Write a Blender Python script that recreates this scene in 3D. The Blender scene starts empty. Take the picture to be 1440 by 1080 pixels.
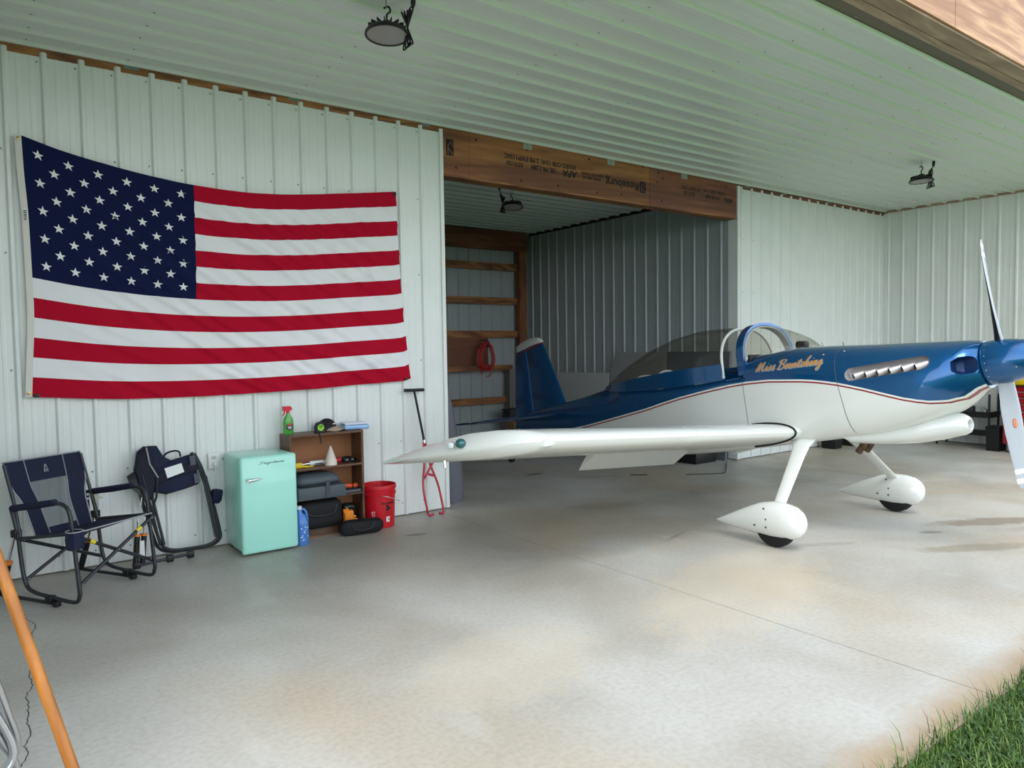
import bpy, bmesh, math, random
from mathutils import Vector, Matrix, noise
random.seed(7)
C = bpy.context.scene.collection
SC = bpy.context.scene
PI = math.pi

# ------------------------------------------------------------------ camera
cd = bpy.data.cameras.new('camera'); cam = bpy.data.objects.new('camera', cd); C.objects.link(cam)
cd.sensor_fit = 'HORIZONTAL'; cd.sensor_width = 36.0; cd.lens = 1033.19/1440*36; cd.clip_start = .05
_yaw, _pit, _rol = .6384, -.05, -.0147
_f = Vector((math.sin(_yaw)*math.cos(_pit), math.cos(_yaw)*math.cos(_pit), math.sin(_pit)))
_r = Vector((math.cos(_yaw), -math.sin(_yaw), 0)); _u = _r.cross(_f)
_r2 = math.cos(_rol)*_r + math.sin(_rol)*_u; _u2 = -math.sin(_rol)*_r + math.cos(_rol)*_u
cam.matrix_world = Matrix(((_r2.x, _u2.x, -_f.x, -3.7174), (_r2.y, _u2.y, -_f.y, -6.0822), (_r2.z, _u2.z, -_f.z, 1.5583), (0, 0, 0, 1)))
SC.camera = cam

# ------------------------------------------------------------------ world, sun, exposure
w = bpy.data.worlds.new('sky'); SC.world = w; w.use_nodes = True
nt = w.node_tree; bg = nt.nodes['Background']
tc = nt.nodes.new('ShaderNodeTexCoord'); sx = nt.nodes.new('ShaderNodeSeparateXYZ'); rp = nt.nodes.new('ShaderNodeValToRGB')
nt.links.new(tc.outputs['Generated'], sx.inputs[0]); nt.links.new(sx.outputs['Z'], rp.inputs[0]); nt.links.new(rp.outputs[0], bg.inputs[0])
rp.color_ramp.elements[0].position = 0.0; rp.color_ramp.elements[0].color = (1.10, 1.17, 1.24, 1)
rp.color_ramp.elements[1].position = .75; rp.color_ramp.elements[1].color = (.62, .72, .88, 1)
bg.inputs[1].default_value = 2.1
sl = bpy.data.lights.new('sun', 'SUN'); sl.energy = 1.5; sl.angle = math.radians(28); sl.color = (1, .95, .86)
so = bpy.data.objects.new('sun', sl); C.objects.link(so)
so.rotation_euler = (math.radians(22), math.radians(-18), 0); so.location = (0, -12, 12)
vs = SC.view_settings
SC.display_settings.display_device = 'sRGB'
vs.view_transform = 'Standard'; vs.look = 'None'; vs.gamma = 1; vs.use_curve_mapping = False
vs.exposure = 0.30

# ------------------------------------------------------------------ materials
def lin(c):
    c = c/255.0
    return c/12.92 if c <= .04045 else ((c+.055)/1.055)**2.4
def rgb(c): return (lin(c[0]), lin(c[1]), lin(c[2]), 1)
MATS = {}
def mat(name, col, rough=.5, metal=0, var=0, vscale=8, stretch=(1, 1, 1), bump=0, bscale=60, coat=0, trans=0, alpha=1, ior=1.45, col2=None, spec=None, coords='pos', lo=.35, hi=.65):
    if name in MATS: return MATS[name]
    m = bpy.data.materials.new(name); m.use_nodes = True; n = m.node_tree; b = n.nodes['Principled BSDF']
    b.inputs['Base Color'].default_value = rgb(col); b.inputs['Roughness'].default_value = rough; b.inputs['Metallic'].default_value = metal
    b.inputs['IOR'].default_value = ior
    if coat: b.inputs['Coat Weight'].default_value = coat; b.inputs['Coat Roughness'].default_value = .04
    if trans: b.inputs['Transmission Weight'].default_value = trans
    if alpha < 1: b.inputs['Alpha'].default_value = alpha
    if spec is not None: b.inputs['Specular IOR Level'].default_value = spec
    if var or col2 or bump:
        if coords == 'pos':
            g = n.nodes.new('ShaderNodeNewGeometry'); src = g.outputs['Position']
        else:
            g = n.nodes.new('ShaderNodeTexCoord'); src = g.outputs['Object']
        mp = n.nodes.new('ShaderNodeMapping'); mp.inputs['Scale'].default_value = stretch; n.links.new(src, mp.inputs[0])
        if var or col2:
            t = n.nodes.new('ShaderNodeTexNoise'); t.inputs['Scale'].default_value = vscale; t.inputs['Detail'].default_value = 5; n.links.new(mp.outputs[0], t.inputs[0])
            r = n.nodes.new('ShaderNodeValToRGB'); n.links.new(t.outputs[0], r.inputs[0])
            c2 = col2 or tuple(max(0, x*(1-var)) for x in col)
            r.color_ramp.elements[0].position = lo; r.color_ramp.elements[1].position = hi
            r.color_ramp.elements[0].color = rgb(c2); r.color_ramp.elements[1].color = rgb(col)
            n.links.new(r.outputs[0], b.inputs['Base Color'])
        if bump:
            t2 = n.nodes.new('ShaderNodeTexNoise'); t2.inputs['Scale'].default_value = bscale; t2.inputs['Detail'].default_value = 4; n.links.new(mp.outputs[0], t2.inputs[0])
            bp = n.nodes.new('ShaderNodeBump'); bp.inputs['Strength'].default_value = bump; bp.inputs['Distance'].default_value = .01
            n.links.new(t2.outputs[0], bp.inputs['Height']); n.links.new(bp.outputs[0], b.inputs['Normal'])
    MATS[name] = m; return m

def wood(name, c1, c2, axis='X', scale=3, rough=.6):
    if name in MATS: return MATS[name]
    m = bpy.data.materials.new(name); m.use_nodes = True; n = m.node_tree; b = n.nodes['Principled BSDF']
    g = n.nodes.new('ShaderNodeNewGeometry'); mp = n.nodes.new('ShaderNodeMapping')
    st = {'X': (.12, 1, 1), 'Y': (1, .12, 1), 'Z': (1, 1, .12)}[axis]; mp.inputs['Scale'].default_value = st
    n.links.new(g.outputs['Position'], mp.inputs[0])
    t = n.nodes.new('ShaderNodeTexNoise'); t.inputs['Scale'].default_value = scale; t.inputs['Detail'].default_value = 3; t.inputs['Distortion'].default_value = .6
    n.links.new(mp.outputs[0], t.inputs[0])
    mu = n.nodes.new('ShaderNodeMath'); mu.operation = 'MULTIPLY'; mu.inputs[1].default_value = 14; n.links.new(t.outputs[0], mu.inputs[0])
    fr = n.nodes.new('ShaderNodeMath'); fr.operation = 'PINGPONG'; fr.inputs[1].default_value = 1; n.links.new(mu.outputs[0], fr.inputs[0])
    f2 = n.nodes.new('ShaderNodeTexNoise'); f2.inputs['Scale'].default_value = scale*14; f2.inputs['Detail'].default_value = 4; n.links.new(mp.outputs[0], f2.inputs[0])
    ad = n.nodes.new('ShaderNodeMath'); ad.operation = 'MULTIPLY'; n.links.new(fr.outputs[0], ad.inputs[0]); n.links.new(f2.outputs[0], ad.inputs[1])
    r = n.nodes.new('ShaderNodeValToRGB'); n.links.new(ad.outputs[0], r.inputs[0])
    r.color_ramp.elements[0].position = .0; r.color_ramp.elements[1].position = .55
    r.color_ramp.elements[0].color = rgb(c1); r.color_ramp.elements[1].color = rgb(c2)
    n.links.new(r.outputs[0], b.inputs['Base Color']); b.inputs['Roughness'].default_value = rough
    MATS[name] = m; return m

def floor_mat():
    m = bpy.data.materials.new('concrete'); m.use_nodes = True; n = m.node_tree; b = n.nodes['Principled BSDF']
    g = n.nodes.new('ShaderNodeNewGeometry'); pos = g.outputs['Position']
    def noise_(scale, detail=6, st=(1, 1, 1), dist=0):
        mp = n.nodes.new('ShaderNodeMapping'); mp.inputs['Scale'].default_value = st; n.links.new(pos, mp.inputs[0])
        t = n.nodes.new('ShaderNodeTexNoise'); t.inputs['Scale'].default_value = scale; t.inputs['Detail'].default_value = detail; t.inputs['Distortion'].default_value = dist
        n.links.new(mp.outputs[0], t.inputs[0]); return t.outputs[0]
    def ramp(x, p0, c0, p1, c1):
        r = n.nodes.new('ShaderNodeValToRGB'); n.links.new(x, r.inputs[0]); e = r.color_ramp.elements
        e[0].position = p0; e[0].color = c0; e[1].position = p1; e[1].color = c1; return r.outputs[0]
    def mix(f, a, c, mode='MIX'):
        x = n.nodes.new('ShaderNodeMix'); x.data_type = 'RGBA'; x.blend_type = mode
        if isinstance(f, float): x.inputs[0].default_value = f
        else: n.links.new(f, x.inputs[0])
        n.links.new(a, x.inputs[6])
        if isinstance(c, tuple): x.inputs[7].default_value = c
        else: n.links.new(c, x.inputs[7])
        return x.outputs[2]
    def math_(op, a, c=None):
        x = n.nodes.new('ShaderNodeMath'); x.operation = op; x.use_clamp = False
        for i, q in enumerate((a, c)):
            if q is None: continue
            if isinstance(q, (int, float)): x.inputs[i].default_value = q
            else: n.links.new(q, x.inputs[i])
        return x.outputs[0]
    base = ramp(noise_(.9, 8, dist=.4), .34, rgb((168, 162, 151)), .62, rgb((190, 187, 179)))
    warm = ramp(noise_(.55, 6, dist=.5), .48, (0, 0, 0, 1), .66, (.55, .55, .55, 1))
    col = mix(warm, base, rgb((188, 169, 138)))
    fine = ramp(noise_(38, 6), .3, (.86, .86, .86, 1), .6, (1, 1, 1, 1))
    col = mix(1.0, col, fine, 'MULTIPLY')
    streak = ramp(noise_(5, 5, (1, .35, 1), .3), .62, (0, 0, 0, 1), .74, (.22, .22, .22, 1))
    col = mix(streak, col, rgb((206, 205, 200)))
    sp = n.nodes.new('ShaderNodeSeparateXYZ'); n.links.new(pos, sp.inputs[0])
    # tan soil washed onto the slab's outer edge
    e = math_('ADD', sp.outputs['Y'], math_('MULTIPLY', noise_(2.2, 5), .30))
    em = n.nodes.new('ShaderNodeMapRange'); n.links.new(e, em.inputs[0])
    em.inputs[1].default_value = -4.44; em.inputs[2].default_value = -4.58; em.inputs[3].default_value = 0; em.inputs[4].default_value = .85
    col = mix(em.outputs[0], col, rgb((166, 142, 112)))
    # wet and oily patches
    for (x, y, rx, ry, ang, amt, c) in [(3.3, -3.5, .55, .13, -.5, .75, (128, 114, 98)), (2.35, -3.78, .55, .10, -.5, .6, (140, 127, 108)), (3.35, -3.85, .35, .08, -.5, .5, (160, 145, 125)),
                                   (2.55, -3.35, .10, .04, -.5, .7, (120, 112, 100)), (2.9, -3.9, .5, .12, -.4, .4, (170, 155, 135)),
                                   (1.8, .94, .16, .05, 0, .8, (70, 68, 64)), (-.75, -.70, .09, .035, -.4, .8, (96, 90, 82)), (2.3, .3, .5, .06, -.6, .35, (120, 114, 104)),
                                   (1.2, -.9, .4, .15, -.4, .3, (150, 138, 120)), (.2, -3.2, 1.1, .5, .3, .35, (205, 188, 160)), (-1.6, -3.2, .6, .4, .2, .3, (205, 190, 165)),
                                   (.9, -2.1, .22, .02, .3, .5, (120, 112, 102)), (1.55, -3.0, .3, .05, -.5, .3, (140, 130, 116)), (3.9, -2.4, 1.0, .12, -.6, .35, (180, 160, 130))]:
        dx = math_('SUBTRACT', sp.outputs['X'], x); dy = math_('SUBTRACT', sp.outputs['Y'], y)
        ca, sa = math.cos(ang), math.sin(ang)
        u = math_('DIVIDE', math_('ADD', math_('MULTIPLY', dx, ca), math_('MULTIPLY', dy, sa)), rx)
        v = math_('DIVIDE', math_('ADD', math_('MULTIPLY', dx, -sa), math_('MULTIPLY', dy, ca)), ry)
        d = math_('ADD', math_('MULTIPLY', u, u), math_('MULTIPLY', v, v))
        d = math_('ADD', d, math_('MULTIPLY', math_('SUBTRACT', noise_(7, 3), .5), 1.6))
        mr = n.nodes.new('ShaderNodeMapRange'); n.links.new(d, mr.inputs[0])
        mr.inputs[1].default_value = 1.15; mr.inputs[2].default_value = .45; mr.inputs[3].default_value = 0; mr.inputs[4].default_value = amt
        col = mix(mr.outputs[0], col, rgb(c))
    n.links.new(col, b.inputs['Base Color'])
    rr = ramp(noise_(2.5, 4), .3, (.32, .32, .32, 1), .7, (.55, .55, .55, 1)); n.links.new(rr, b.inputs['Roughness'])
    bp = n.nodes.new('ShaderNodeBump'); bp.inputs['Strength'].default_value = .15; bp.inputs['Distance'].default_value = .004
    n.links.new(noise_(30, 6), bp.inputs['Height']); n.links.new(bp.outputs[0], b.inputs['Normal'])
    b.inputs['Specular IOR Level'].default_value = .35
    return m

def grass_mat():
    m = bpy.data.materials.new('grass_blades'); m.use_nodes = True; n = m.node_tree; b = n.nodes['Principled BSDF']
    g = n.nodes.new('ShaderNodeNewGeometry'); r = n.nodes.new('ShaderNodeValToRGB'); n.links.new(g.outputs['Random Per Island'], r.inputs[0])
    e = r.color_ramp.elements; e[0].color = rgb((40, 66, 22)); e[1].color = rgb((118, 138, 62)); x = e.new(.6); x.color = rgb((72, 104, 38))
    n.links.new(r.outputs[0], b.inputs['Base Color']); b.inputs['Roughness'].default_value = .5
    b.inputs['Subsurface Weight'].default_value = 0
    return m

M_STEEL = mat('white_steel', (224, 228, 224), .34, bump=.04, bscale=2.5, var=.02, vscale=3)
M_CEIL = mat('white_steel_ceiling', (216, 222, 218), .32, bump=.04, bscale=2.5)
M_ALC = mat('shaded_alcove_steel', (158, 165, 165), .38)  # wall steel with a darker colour, to hold the alcove's shade
M_ALCC = mat('alcove_ceiling_steel', (190, 196, 196), .3)  # lighter copy of the shade-darkened alcove steel, so the ceiling ribs show
M_BACK = mat('backing', (120, 112, 100), .9)
M_WOODX = wood('timber_along_x', (100, 62, 34), (168, 112, 62), 'X', 3.2)
M_LVL = wood('laminated_timber', (104, 58, 34), (160, 107, 58), 'X', 1.6)
M_LVL2 = wood('laminated_timber_dark', (96, 54, 38), (138, 84, 56), 'X', 1.6)
M_WOODZ = wood('timber_upright', (98, 60, 36), (146, 94, 56), 'Z', 3)
M_BOARD = wood('hardboard', (112, 66, 42), (124, 74, 48), 'X', 2)
M_PLY = wood('plywood', (160, 112, 80), (208, 160, 122), 'X', 2.6)
M_BEAM = wood('front_timber', (150, 124, 104), (186, 158, 134), 'X', 3)
M_FLOOR = floor_mat()
M_DARK = mat('black_gap', (14, 14, 15), .8)
M_BLACK = mat('black_plastic', (18, 18, 20), .45)
M_BLACKM = mat('black_metal', (28, 28, 30), .35, metal=.5)
M_NAVY = mat('navy_canvas', (17, 24, 52), .8, bump=.1, bscale=300)
M_BLUEP = mat('blue_metallic_paint', (0, 86, 142), .26, metal=.6, coat=1)
M_WHITEP = mat('white_gloss_paint', (226, 228, 222), .25, coat=.7)
M_REDP = mat('red_stripe_paint', (140, 22, 38), .3, coat=.5)
M_CHROME = mat('chrome', (225, 225, 228), .12, metal=1)
M_ALU = mat('aluminium', (190, 192, 195), .25, metal=1)
M_GALV = mat('galvanised', (128, 142, 138), .45, metal=.7)
M_ORANGE = mat('orange_plastic', (230, 130, 40), .5)
M_SCREEN = mat('white_print', (225, 226, 224), .6)
M_TYRE = mat('tyre_rubber', (20, 20, 21), .75)

# ------------------------------------------------------------------ mesh helpers
class MB:
    def __init__(s): s.v = []; s.f = []; s.m = []; s.k = 0
    def mi(s, k): s.k = k; return s
    def add(s, vs, fs, k=None):
        o = len(s.v); s.v += [tuple(x) for x in vs]
        for f in fs: s.f.append(tuple(i+o for i in f)); s.m.append(s.k if k is None else k)
    def box(s, c, d, rot=None, bev=0):
        c = Vector(c); hx, hy, hz = d[0]/2, d[1]/2, d[2]/2
        if bev:
            bm = bmesh.new(); bmesh.ops.create_cube(bm, size=1, matrix=Matrix.Diagonal((d[0], d[1], d[2], 1)))
            bmesh.ops.bevel(bm, geom=bm.edges[:], offset=bev, segments=2, affect='EDGES', profile=.5)
            vs = [v.co.copy() for v in bm.verts]; bm.verts.index_update(); fs = [tuple(v.index for v in f.verts) for f in bm.faces]; bm.free()
        else:
            vs = [Vector((x, y, z)) for x in (-hx, hx) for y in (-hy, hy) for z in (-hz, hz)]
            fs = [(0, 1, 3, 2), (4, 6, 7, 5), (0, 4, 5, 1), (2, 3, 7, 6), (0, 2, 6, 4), (1, 5, 7, 3)]
        if rot is not None: vs = [rot @ v for v in vs]
        s.add([v+c for v in vs], fs); return s
    def bx(s, a, b, bev=0):
        return s.box(((a[0]+b[0])/2, (a[1]+b[1])/2, (a[2]+b[2])/2), (abs(b[0]-a[0]), abs(b[1]-a[1]), abs(b[2]-a[2])), bev=bev)
    def loft(s, rings, closed=True, cap=True, loop=False):
        n = len(rings[0]); vs = [p for r in rings for p in r]; fs = []
        R = len(rings); rng = range(R if loop else R-1)
        for i in rng:
            for j in range(n if closed else n-1):
                a = i*n+j; b = i*n+(j+1) % n; i2 = (i+1) % R
                fs.append((a, b, i2*n+(j+1) % n, i2*n+j))
        if cap and closed and not loop: fs.append(tuple(range(n))[::-1]); fs.append(tuple((R-1)*n+j for j in range(n)))
        s.add(vs, fs); return s
    def tube(s, path, r, seg=8, loop=False, cap=True):
        P = [Vector(p) for p in path]; n = len(P); rings = []; prev = None
        for i, p in enumerate(P):
            if loop: t = P[(i+1) % n]-P[i-1]
            elif i == 0: t = P[1]-P[0]
            elif i == n-1: t = P[-1]-P[-2]
            else: t = (P[i+1]-P[i]).normalized()+(P[i]-P[i-1]).normalized()
            if t.length < 1e-9: t = Vector((0, 0, 1))
            t.normalize()
            if prev is None:
                a = Vector((0, 0, 1)) if abs(t.z) < .9 else Vector((1, 0, 0)); u = t.cross(a).normalized()
            else:
                u = prev-t*prev.dot(t)
                u = u.normalized() if u.length > 1e-6 else t.orthogonal().normalized()
            prev = u; v = t.cross(u); rr = r[i] if isinstance(r, (list, tuple)) else r
            rings.append([p+rr*(math.cos(2*PI*k/seg)*u+math.sin(2*PI*k/seg)*v) for k in range(seg)])
        return s.loft(rings, cap=cap, loop=loop)
    def lathe(s, prof, o=(0, 0, 0), axis=(0, 0, 1), seg=24, cap=True):
        a = Vector(axis).normalized(); u = a.orthogonal().normalized(); v = a.cross(u); o = Vector(o)
        rings = [[o+a*z+max(r, 1e-5)*(math.cos(2*PI*k/seg)*u+math.sin(2*PI*k/seg)*v) for k in range(seg)] for r, z in prof]
        return s.loft(rings, cap=cap)
    def ball(s, c, r, seg=12, sc=(1, 1, 1), rot=None):
        rings = []
        for i in range(seg//2+1):
            a = -PI/2+PI*i/(seg//2); ring = []
            for k in range(seg):
                p = Vector((r*sc[0]*max(math.cos(a), 1e-4)*math.cos(2*PI*k/seg), r*sc[1]*max(math.cos(a), 1e-4)*math.sin(2*PI*k/seg), r*sc[2]*math.sin(a)))
                if rot is not None: p = rot @ p
                ring.append(Vector(c)+p)
            rings.append(ring)
        return s.loft(rings)
    def prism(s, poly, d):
        d = Vector(d); return s.loft([[Vector(p) for p in poly], [Vector(p)+d for p in poly]])

ROOT = {}
def mesh_of(mb, name, mats, smooth=40, inv=None, off=None):
    me = bpy.data.meshes.new(name); vs = mb.v
    if inv is not None: vs = [tuple(inv @ Vector(v)) for v in vs]
    if off is not None: vs = [(v[0]-off[0], v[1]-off[1], v[2]-off[2]) for v in vs]
    me.from_pydata(vs, [], mb.f)
    for m in (mats if isinstance(mats, (list, tuple)) else [mats]): me.materials.append(m)
    if any(mb.m): me.polygons.foreach_set('material_index', mb.m)
    bm = bmesh.new(); bm.from_mesh(me); bmesh.ops.recalc_face_normals(bm, faces=bm.faces); bm.to_mesh(me); bm.free()
    if smooth:
        me.polygons.foreach_set('use_smooth', [True]*len(me.polygons)); me.set_sharp_from_angle(angle=math.radians(smooth))
    me.update(); return me
def topof(o):
    while o.parent: o = o.parent
    return o
def tag(o, label=None, cat=None, group=None, kind=None):
    if label: o['label'] = label
    if cat: o['category'] = cat
    if group: o['group'] = group
    if kind: o['kind'] = kind
    return o
def part(mb, name, mats, parent, smooth=40, world=True, label=None, kind=None):
    """a child mesh; vertices in world coordinates (world=True) or in the thing's own frame"""
    root = topof(parent); inv = ROOT[root.name].inverted() if world and root.name in ROOT else None
    o = bpy.data.objects.new(name, mesh_of(mb, name, mats, smooth, inv)); C.objects.link(o); o.parent = parent
    return tag(o, label, None, None, kind)
def thing(name, label, cat, loc=(0, 0, 0), rotz=0, group=None, rot=None):
    o = bpy.data.objects.new(name, None); C.objects.link(o); o.empty_display_size = .1
    e = rot if rot else (0, 0, rotz)
    o.location = loc; o.rotation_euler = e
    from mathutils import Euler
    ROOT[o.name] = Matrix.Translation(Vector(loc)) @ Euler(e).to_matrix().to_4x4()
    return tag(o, label, cat, group)
def solo(mb, name, mats, label, cat, group=None, smooth=40, kind=None):
    """a thing that is one mesh, origin at the middle of its base"""
    xs = [v[0] for v in mb.v]; ys = [v[1] for v in mb.v]; zs = [v[2] for v in mb.v]
    off = ((min(xs)+max(xs))/2, (min(ys)+max(ys))/2, min(zs))
    o = bpy.data.objects.new(name, mesh_of(mb, name, mats, smooth, None, off)); C.objects.link(o); o.location = off
    ROOT[o.name] = Matrix.Translation(Vector(off))
    return tag(o, label, cat, group, kind)
def struct(mb, name, mats, smooth=0, label=None):
    o = bpy.data.objects.new(name, mesh_of(mb, name, mats, smooth)); C.objects.link(o); o['kind'] = 'structure'
    if label: o['label'] = label
    return o
def dup(root, loc, rot=None, label=None, group=None):
    r = root.copy(); C.objects.link(r); r.location = loc
    if rot: r.rotation_euler = rot
    if label: r['label'] = label
    if group: r['group'] = group
    for ch in list(root.children):
        c = ch.copy(); C.objects.link(c); c.parent = r
        for g in list(ch.children):
            d = g.copy(); C.objects.link(d); d.parent = c
    return r
def itp(tab, x):
    if x <= tab[0][0]: return tab[0][1]
    for (a, va), (b, vb) in zip(tab, tab[1:]):
        if x <= b: return va+(vb-va)*(x-a)/(b-a) if b > a else vb
    return tab[-1][1]
def cr(pts, n=6, loop=False):
    """Catmull-Rom through points"""
    P = [Vector(p) for p in pts]; out = []; N = len(P)
    for i in range(N if loop else N-1):
        p0 = P[(i-1) % N] if loop or i > 0 else P[0]*2-P[1]
        p1 = P[i]; p2 = P[(i+1) % N]; p3 = P[(i+2) % N] if loop or i+2 < N else P[-1]*2-P[-2]
        for k in range(n):
            t = k/n; out.append(.5*((2*p1)+(p2-p0)*t+(2*p0-5*p1+4*p2-p3)*t*t+(3*p1-p0-3*p2+p3)*t**3))
    if not loop: out.append(P[-1])
    return out
def text_mb(txt, size, fn, mb=None, shear=0, ext=0, align='CENTER', bold=0):
    """lettering as mesh; fn maps (u, v) on the sign to a world point"""
    cu = bpy.data.curves.new('t', 'FONT'); cu.body = txt; cu.size = size; cu.shear = shear; cu.align_x = align; cu.align_y = 'CENTER'; cu.resolution_u = 2; cu.offset = bold
    o = bpy.data.objects.new('t', cu); C.objects.link(o); bpy.context.view_layer.update()
    me = bpy.data.meshes.new_from_object(o); mb = mb or MB()
    mb.add([fn(v.co.x, v.co.y) for v in me.vertices], [tuple(p.vertices) for p in me.polygons])
    bpy.data.objects.remove(o); bpy.data.curves.remove(cu); bpy.data.meshes.remove(me); return mb
def ribbon(mb, pts2, wid, fn):
    """stroke of width wid along 2-D points, laid on a surface by fn"""
    P = [Vector((p[0], p[1])) for p in pts2]; L = []; R_ = []
    for i, p in enumerate(P):
        t = (P[min(i+1, len(P)-1)]-P[max(i-1, 0)]); t = t.normalized() if t.length > 1e-9 else Vector((1, 0))
        nn = Vector((-t.y, t.x)); ww = wid*(.55+.45*abs(t.y)) if True else wid
        L.append(fn(*(p+nn*ww/2))); R_.append(fn(*(p-nn*ww/2)))
    n = len(P); mb.add(L+R_, [(i, i+1, n+i+1, n+i) for i in range(n-1)])

# cursive stroke glyphs (x advance, list of strokes); x-height 1
GL = {
 'M': (1.9, [[(0, 0), (.15, .8), (.45, 1.9), (.5, .9), (.55, .05), (.9, 1.1), (1.25, 1.9), (1.25, .9), (1.3, .15), (1.55, .05), (1.9, .4)]]),
 'B': (1.35, [[(.35, 1.8), (.3, .9), (.2, 0)], [(-.15, 1.45), (.2, 1.9), (.9, 1.95), (1.15, 1.6), (.8, 1.1), (.4, 1.0), (.95, .95), (1.2, .5), (.8, .02), (.2, 0), (-.1, .2)]]),
 'F': (1.3, [[(.75, 1.75), (.6, .9), (.4, .1), (0, 0), (-.1, .3)], [(0, 1.6), (.3, 1.85), (1.4, 1.8)], [(.3, .95), (1.05, .98)]]),
 'i': (.6, [[(0, .4), (.25, 1), (.18, .3), (.32, 0), (.6, .4)], [(.33, 1.42), (.38, 1.5)]]),
 's': (.75, [[(0, .25), (.30, .75), (.52, 1.08), (.40, .72), (.58, .38), (.42, .0), (.08, .06)]]),
 'e': (.75, [[(0, .3), (.4, .6), (.5, .95), (.25, .9), (.15, .35), (.35, 0), (.75, .4)]]),
 'w': (1.1, [[(0, .4), (.2, 1), (.15, .3), (.35, 0), (.6, .5), (.65, 1), (.62, .3), (.8, 0), (1.0, .5), (1.0, .95), (1.1, .8)]]),
 't': (.65, [[(0, .4), (.35, 1.6), (.22, .5), (.35, 0), (.65, .4)], [(.02, 1.12), (.6, 1.16)]]),
 'c': (.7, [[(.55, .85), (.35, 1), (.12, .5), (.3, 0), (.7, .4)]]),
 'h': (.95, [[(0, .4), (.4, 1.9), (.3, 1.9), (.1, 0), (.3, .8), (.55, 1), (.55, .4), (.65, 0), (.95, .4)]]),
 'n': (1.0, [[(0, .4), (.2, 1), (.12, 0), (.35, .8), (.6, 1), (.58, .3), (.72, 0), (1.0, .4)]]),
 'g': (.85, [[(.55, .9), (.3, 1), (.12, .5), (.3, .1), (.55, .8), (.45, -.6), (.2, -.95), (.05, -.6), (.85, .4)]]),
 'r': (.65, [[(0, .4), (.2, 1), (.3, .85), (.48, .9), (.35, .3), (.4, 0), (.65, .4)]]),
 'd': (.85, [[(.55, .85), (.3, 1), (.12, .5), (.3, .0), (.5, .5), (.75, 1.9), (.55, .5), (.6, 0), (.85, .4)]]),
 'a': (.85, [[(.55, .85), (.3, 1), (.12, .5), (.28, .0), (.52, .7), (.55, .95), (.52, .3), (.62, 0), (.85, .4)]]),
 ' ': (.6, []),
}
def script(txt, xh, length, wid, fn, mb=None, shear=.35, dx=0, dy=0):
    mb = mb or MB(); tot = sum(GL[c][0] for c in txt); k = length/tot; x = -length/2
    for c in txt:
        adv, st = GL[c]
        for s_ in st:
            pts = [Vector((x+px*k+shear*py*xh+dx, py*xh+dy, 0)) for px, py in s_]
            ribbon(mb, cr(pts, 5), wid, fn)
        x += adv*k
    return mb

# ================================================================== THE BUILDING
P9 = .2286
_sh = {}
def sheet_mesh(nr, L, m, name='metal_sheet'):
    key = (nr, round(L, 3), m.name)
    if key in _sh: return _sh[key]
    mb = MB(); prof = []
    for k in range(nr):
        x0 = k*P9
        hh = .025 if m in (M_CEIL, M_ALCC) else .019; prof += [(x0-.0245, 0), (x0-.0095, hh), (x0+.0095, hh), (x0+.0245, 0)]
        for c in (.0762, .1524): prof += [(x0+c-.015, 0), (x0+c-.008, .0022), (x0+c+.008, .0022), (x0+c+.015, 0)]
    prof.append((nr*P9-.0245, 0))
    n = len(prof); nv = 2
    vs = [(u, L*j/(nv-1), z) for j in range(nv) for u, z in prof]
    fs = [(j*n+i, j*n+i+1, (j+1)*n+i+1, (j+1)*n+i) for j in range(nv-1) for i in range(n-1)]
    mb.add(vs, fs); me = mesh_of(mb, name, m, 0)
    # keep outward normals (+z)
    if sum(p.normal.z for p in me.polygons) < 0: me.flip_normals()
    _sh[key] = me; return me
def sheets(parent, origin, u, v, n, first, count, L, m, last=None):
    """count four-rib sheets; the first rib of sheet j sits at origin + u*(first + 4*j*P9)"""
    u, v, n = Vector(u), Vector(v), Vector(n)
    for j in range(count):
        nr = last if (last and j == count-1) else 4
        o = bpy.data.objects.new('metal_sheet', sheet_mesh(nr, L, m)); C.objects.link(o); o.parent = parent
        p = Vector(origin)+u*(first+4*j*P9)+n*(.0008*(j % 2))
        o.matrix_basis = Matrix(((u.x, v.x, n.x, p.x), (u.y, v.y, n.y, p.y), (u.z, v.z, n.z, p.z), (0, 0, 0, 1)))
XL, XR, XA, YA, YF = -3.92, 8.44, 4.53, 4.44, -3.58
ZC = 3.686; ZW = 3.637
# --- slab in three pours with saw-cut joints
fl = struct(MB().bx((-6, -4.84, -.35), (8.9, 4.8, -.14)), 'floor', mat('joint_dark', (64, 58, 52), .9))
for a, b in ((-6, -.155), (-.149, 4.697), (4.703, 8.9)):
    part(MB().bx((a, -4.82, -.138), (b, 4.75, 0), bev=.0), 'concrete_slab', M_FLOOR, fl, smooth=0)
mb = MB()
crk = [(-3.50, -.80), (-3.495, -.936), (-3.462, -1.05), (-3.458, -1.107), (-3.49, -1.25), (-3.482, -1.349), (-3.515, -1.5), (-3.512, -1.7), (-3.535, -1.868), (-3.528, -2.0), (-3.560, -2.10), (-3.556, -2.25), (-3.575, -2.396), (-3.566, -2.5), (-3.592, -2.626), (-3.59, -2.72), (-3.616, -2.8), (-3.63, -3.2)]
fine = []
for a, b in zip(crk, crk[1:]):
    for k in range(5):
        t = k/5; fine.append((a[0]+(b[0]-a[0])*t+random.uniform(-.006, .006), a[1]+(b[1]-a[1])*t))
ribbon(mb, fine, .0045, lambda x, y: (x, y, .0006))
part(mb, 'crack', mat('crack_dark', (70, 68, 64), .9), fl, smooth=0)
# --- ground outside
gm = mat('turf_soil', (80, 116, 48), .9, col2=(64, 98, 38), vscale=3)
struct(MB().bx((-60, -80, -.4), (70, -4.82, -.012)), 'ground', gm)

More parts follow.
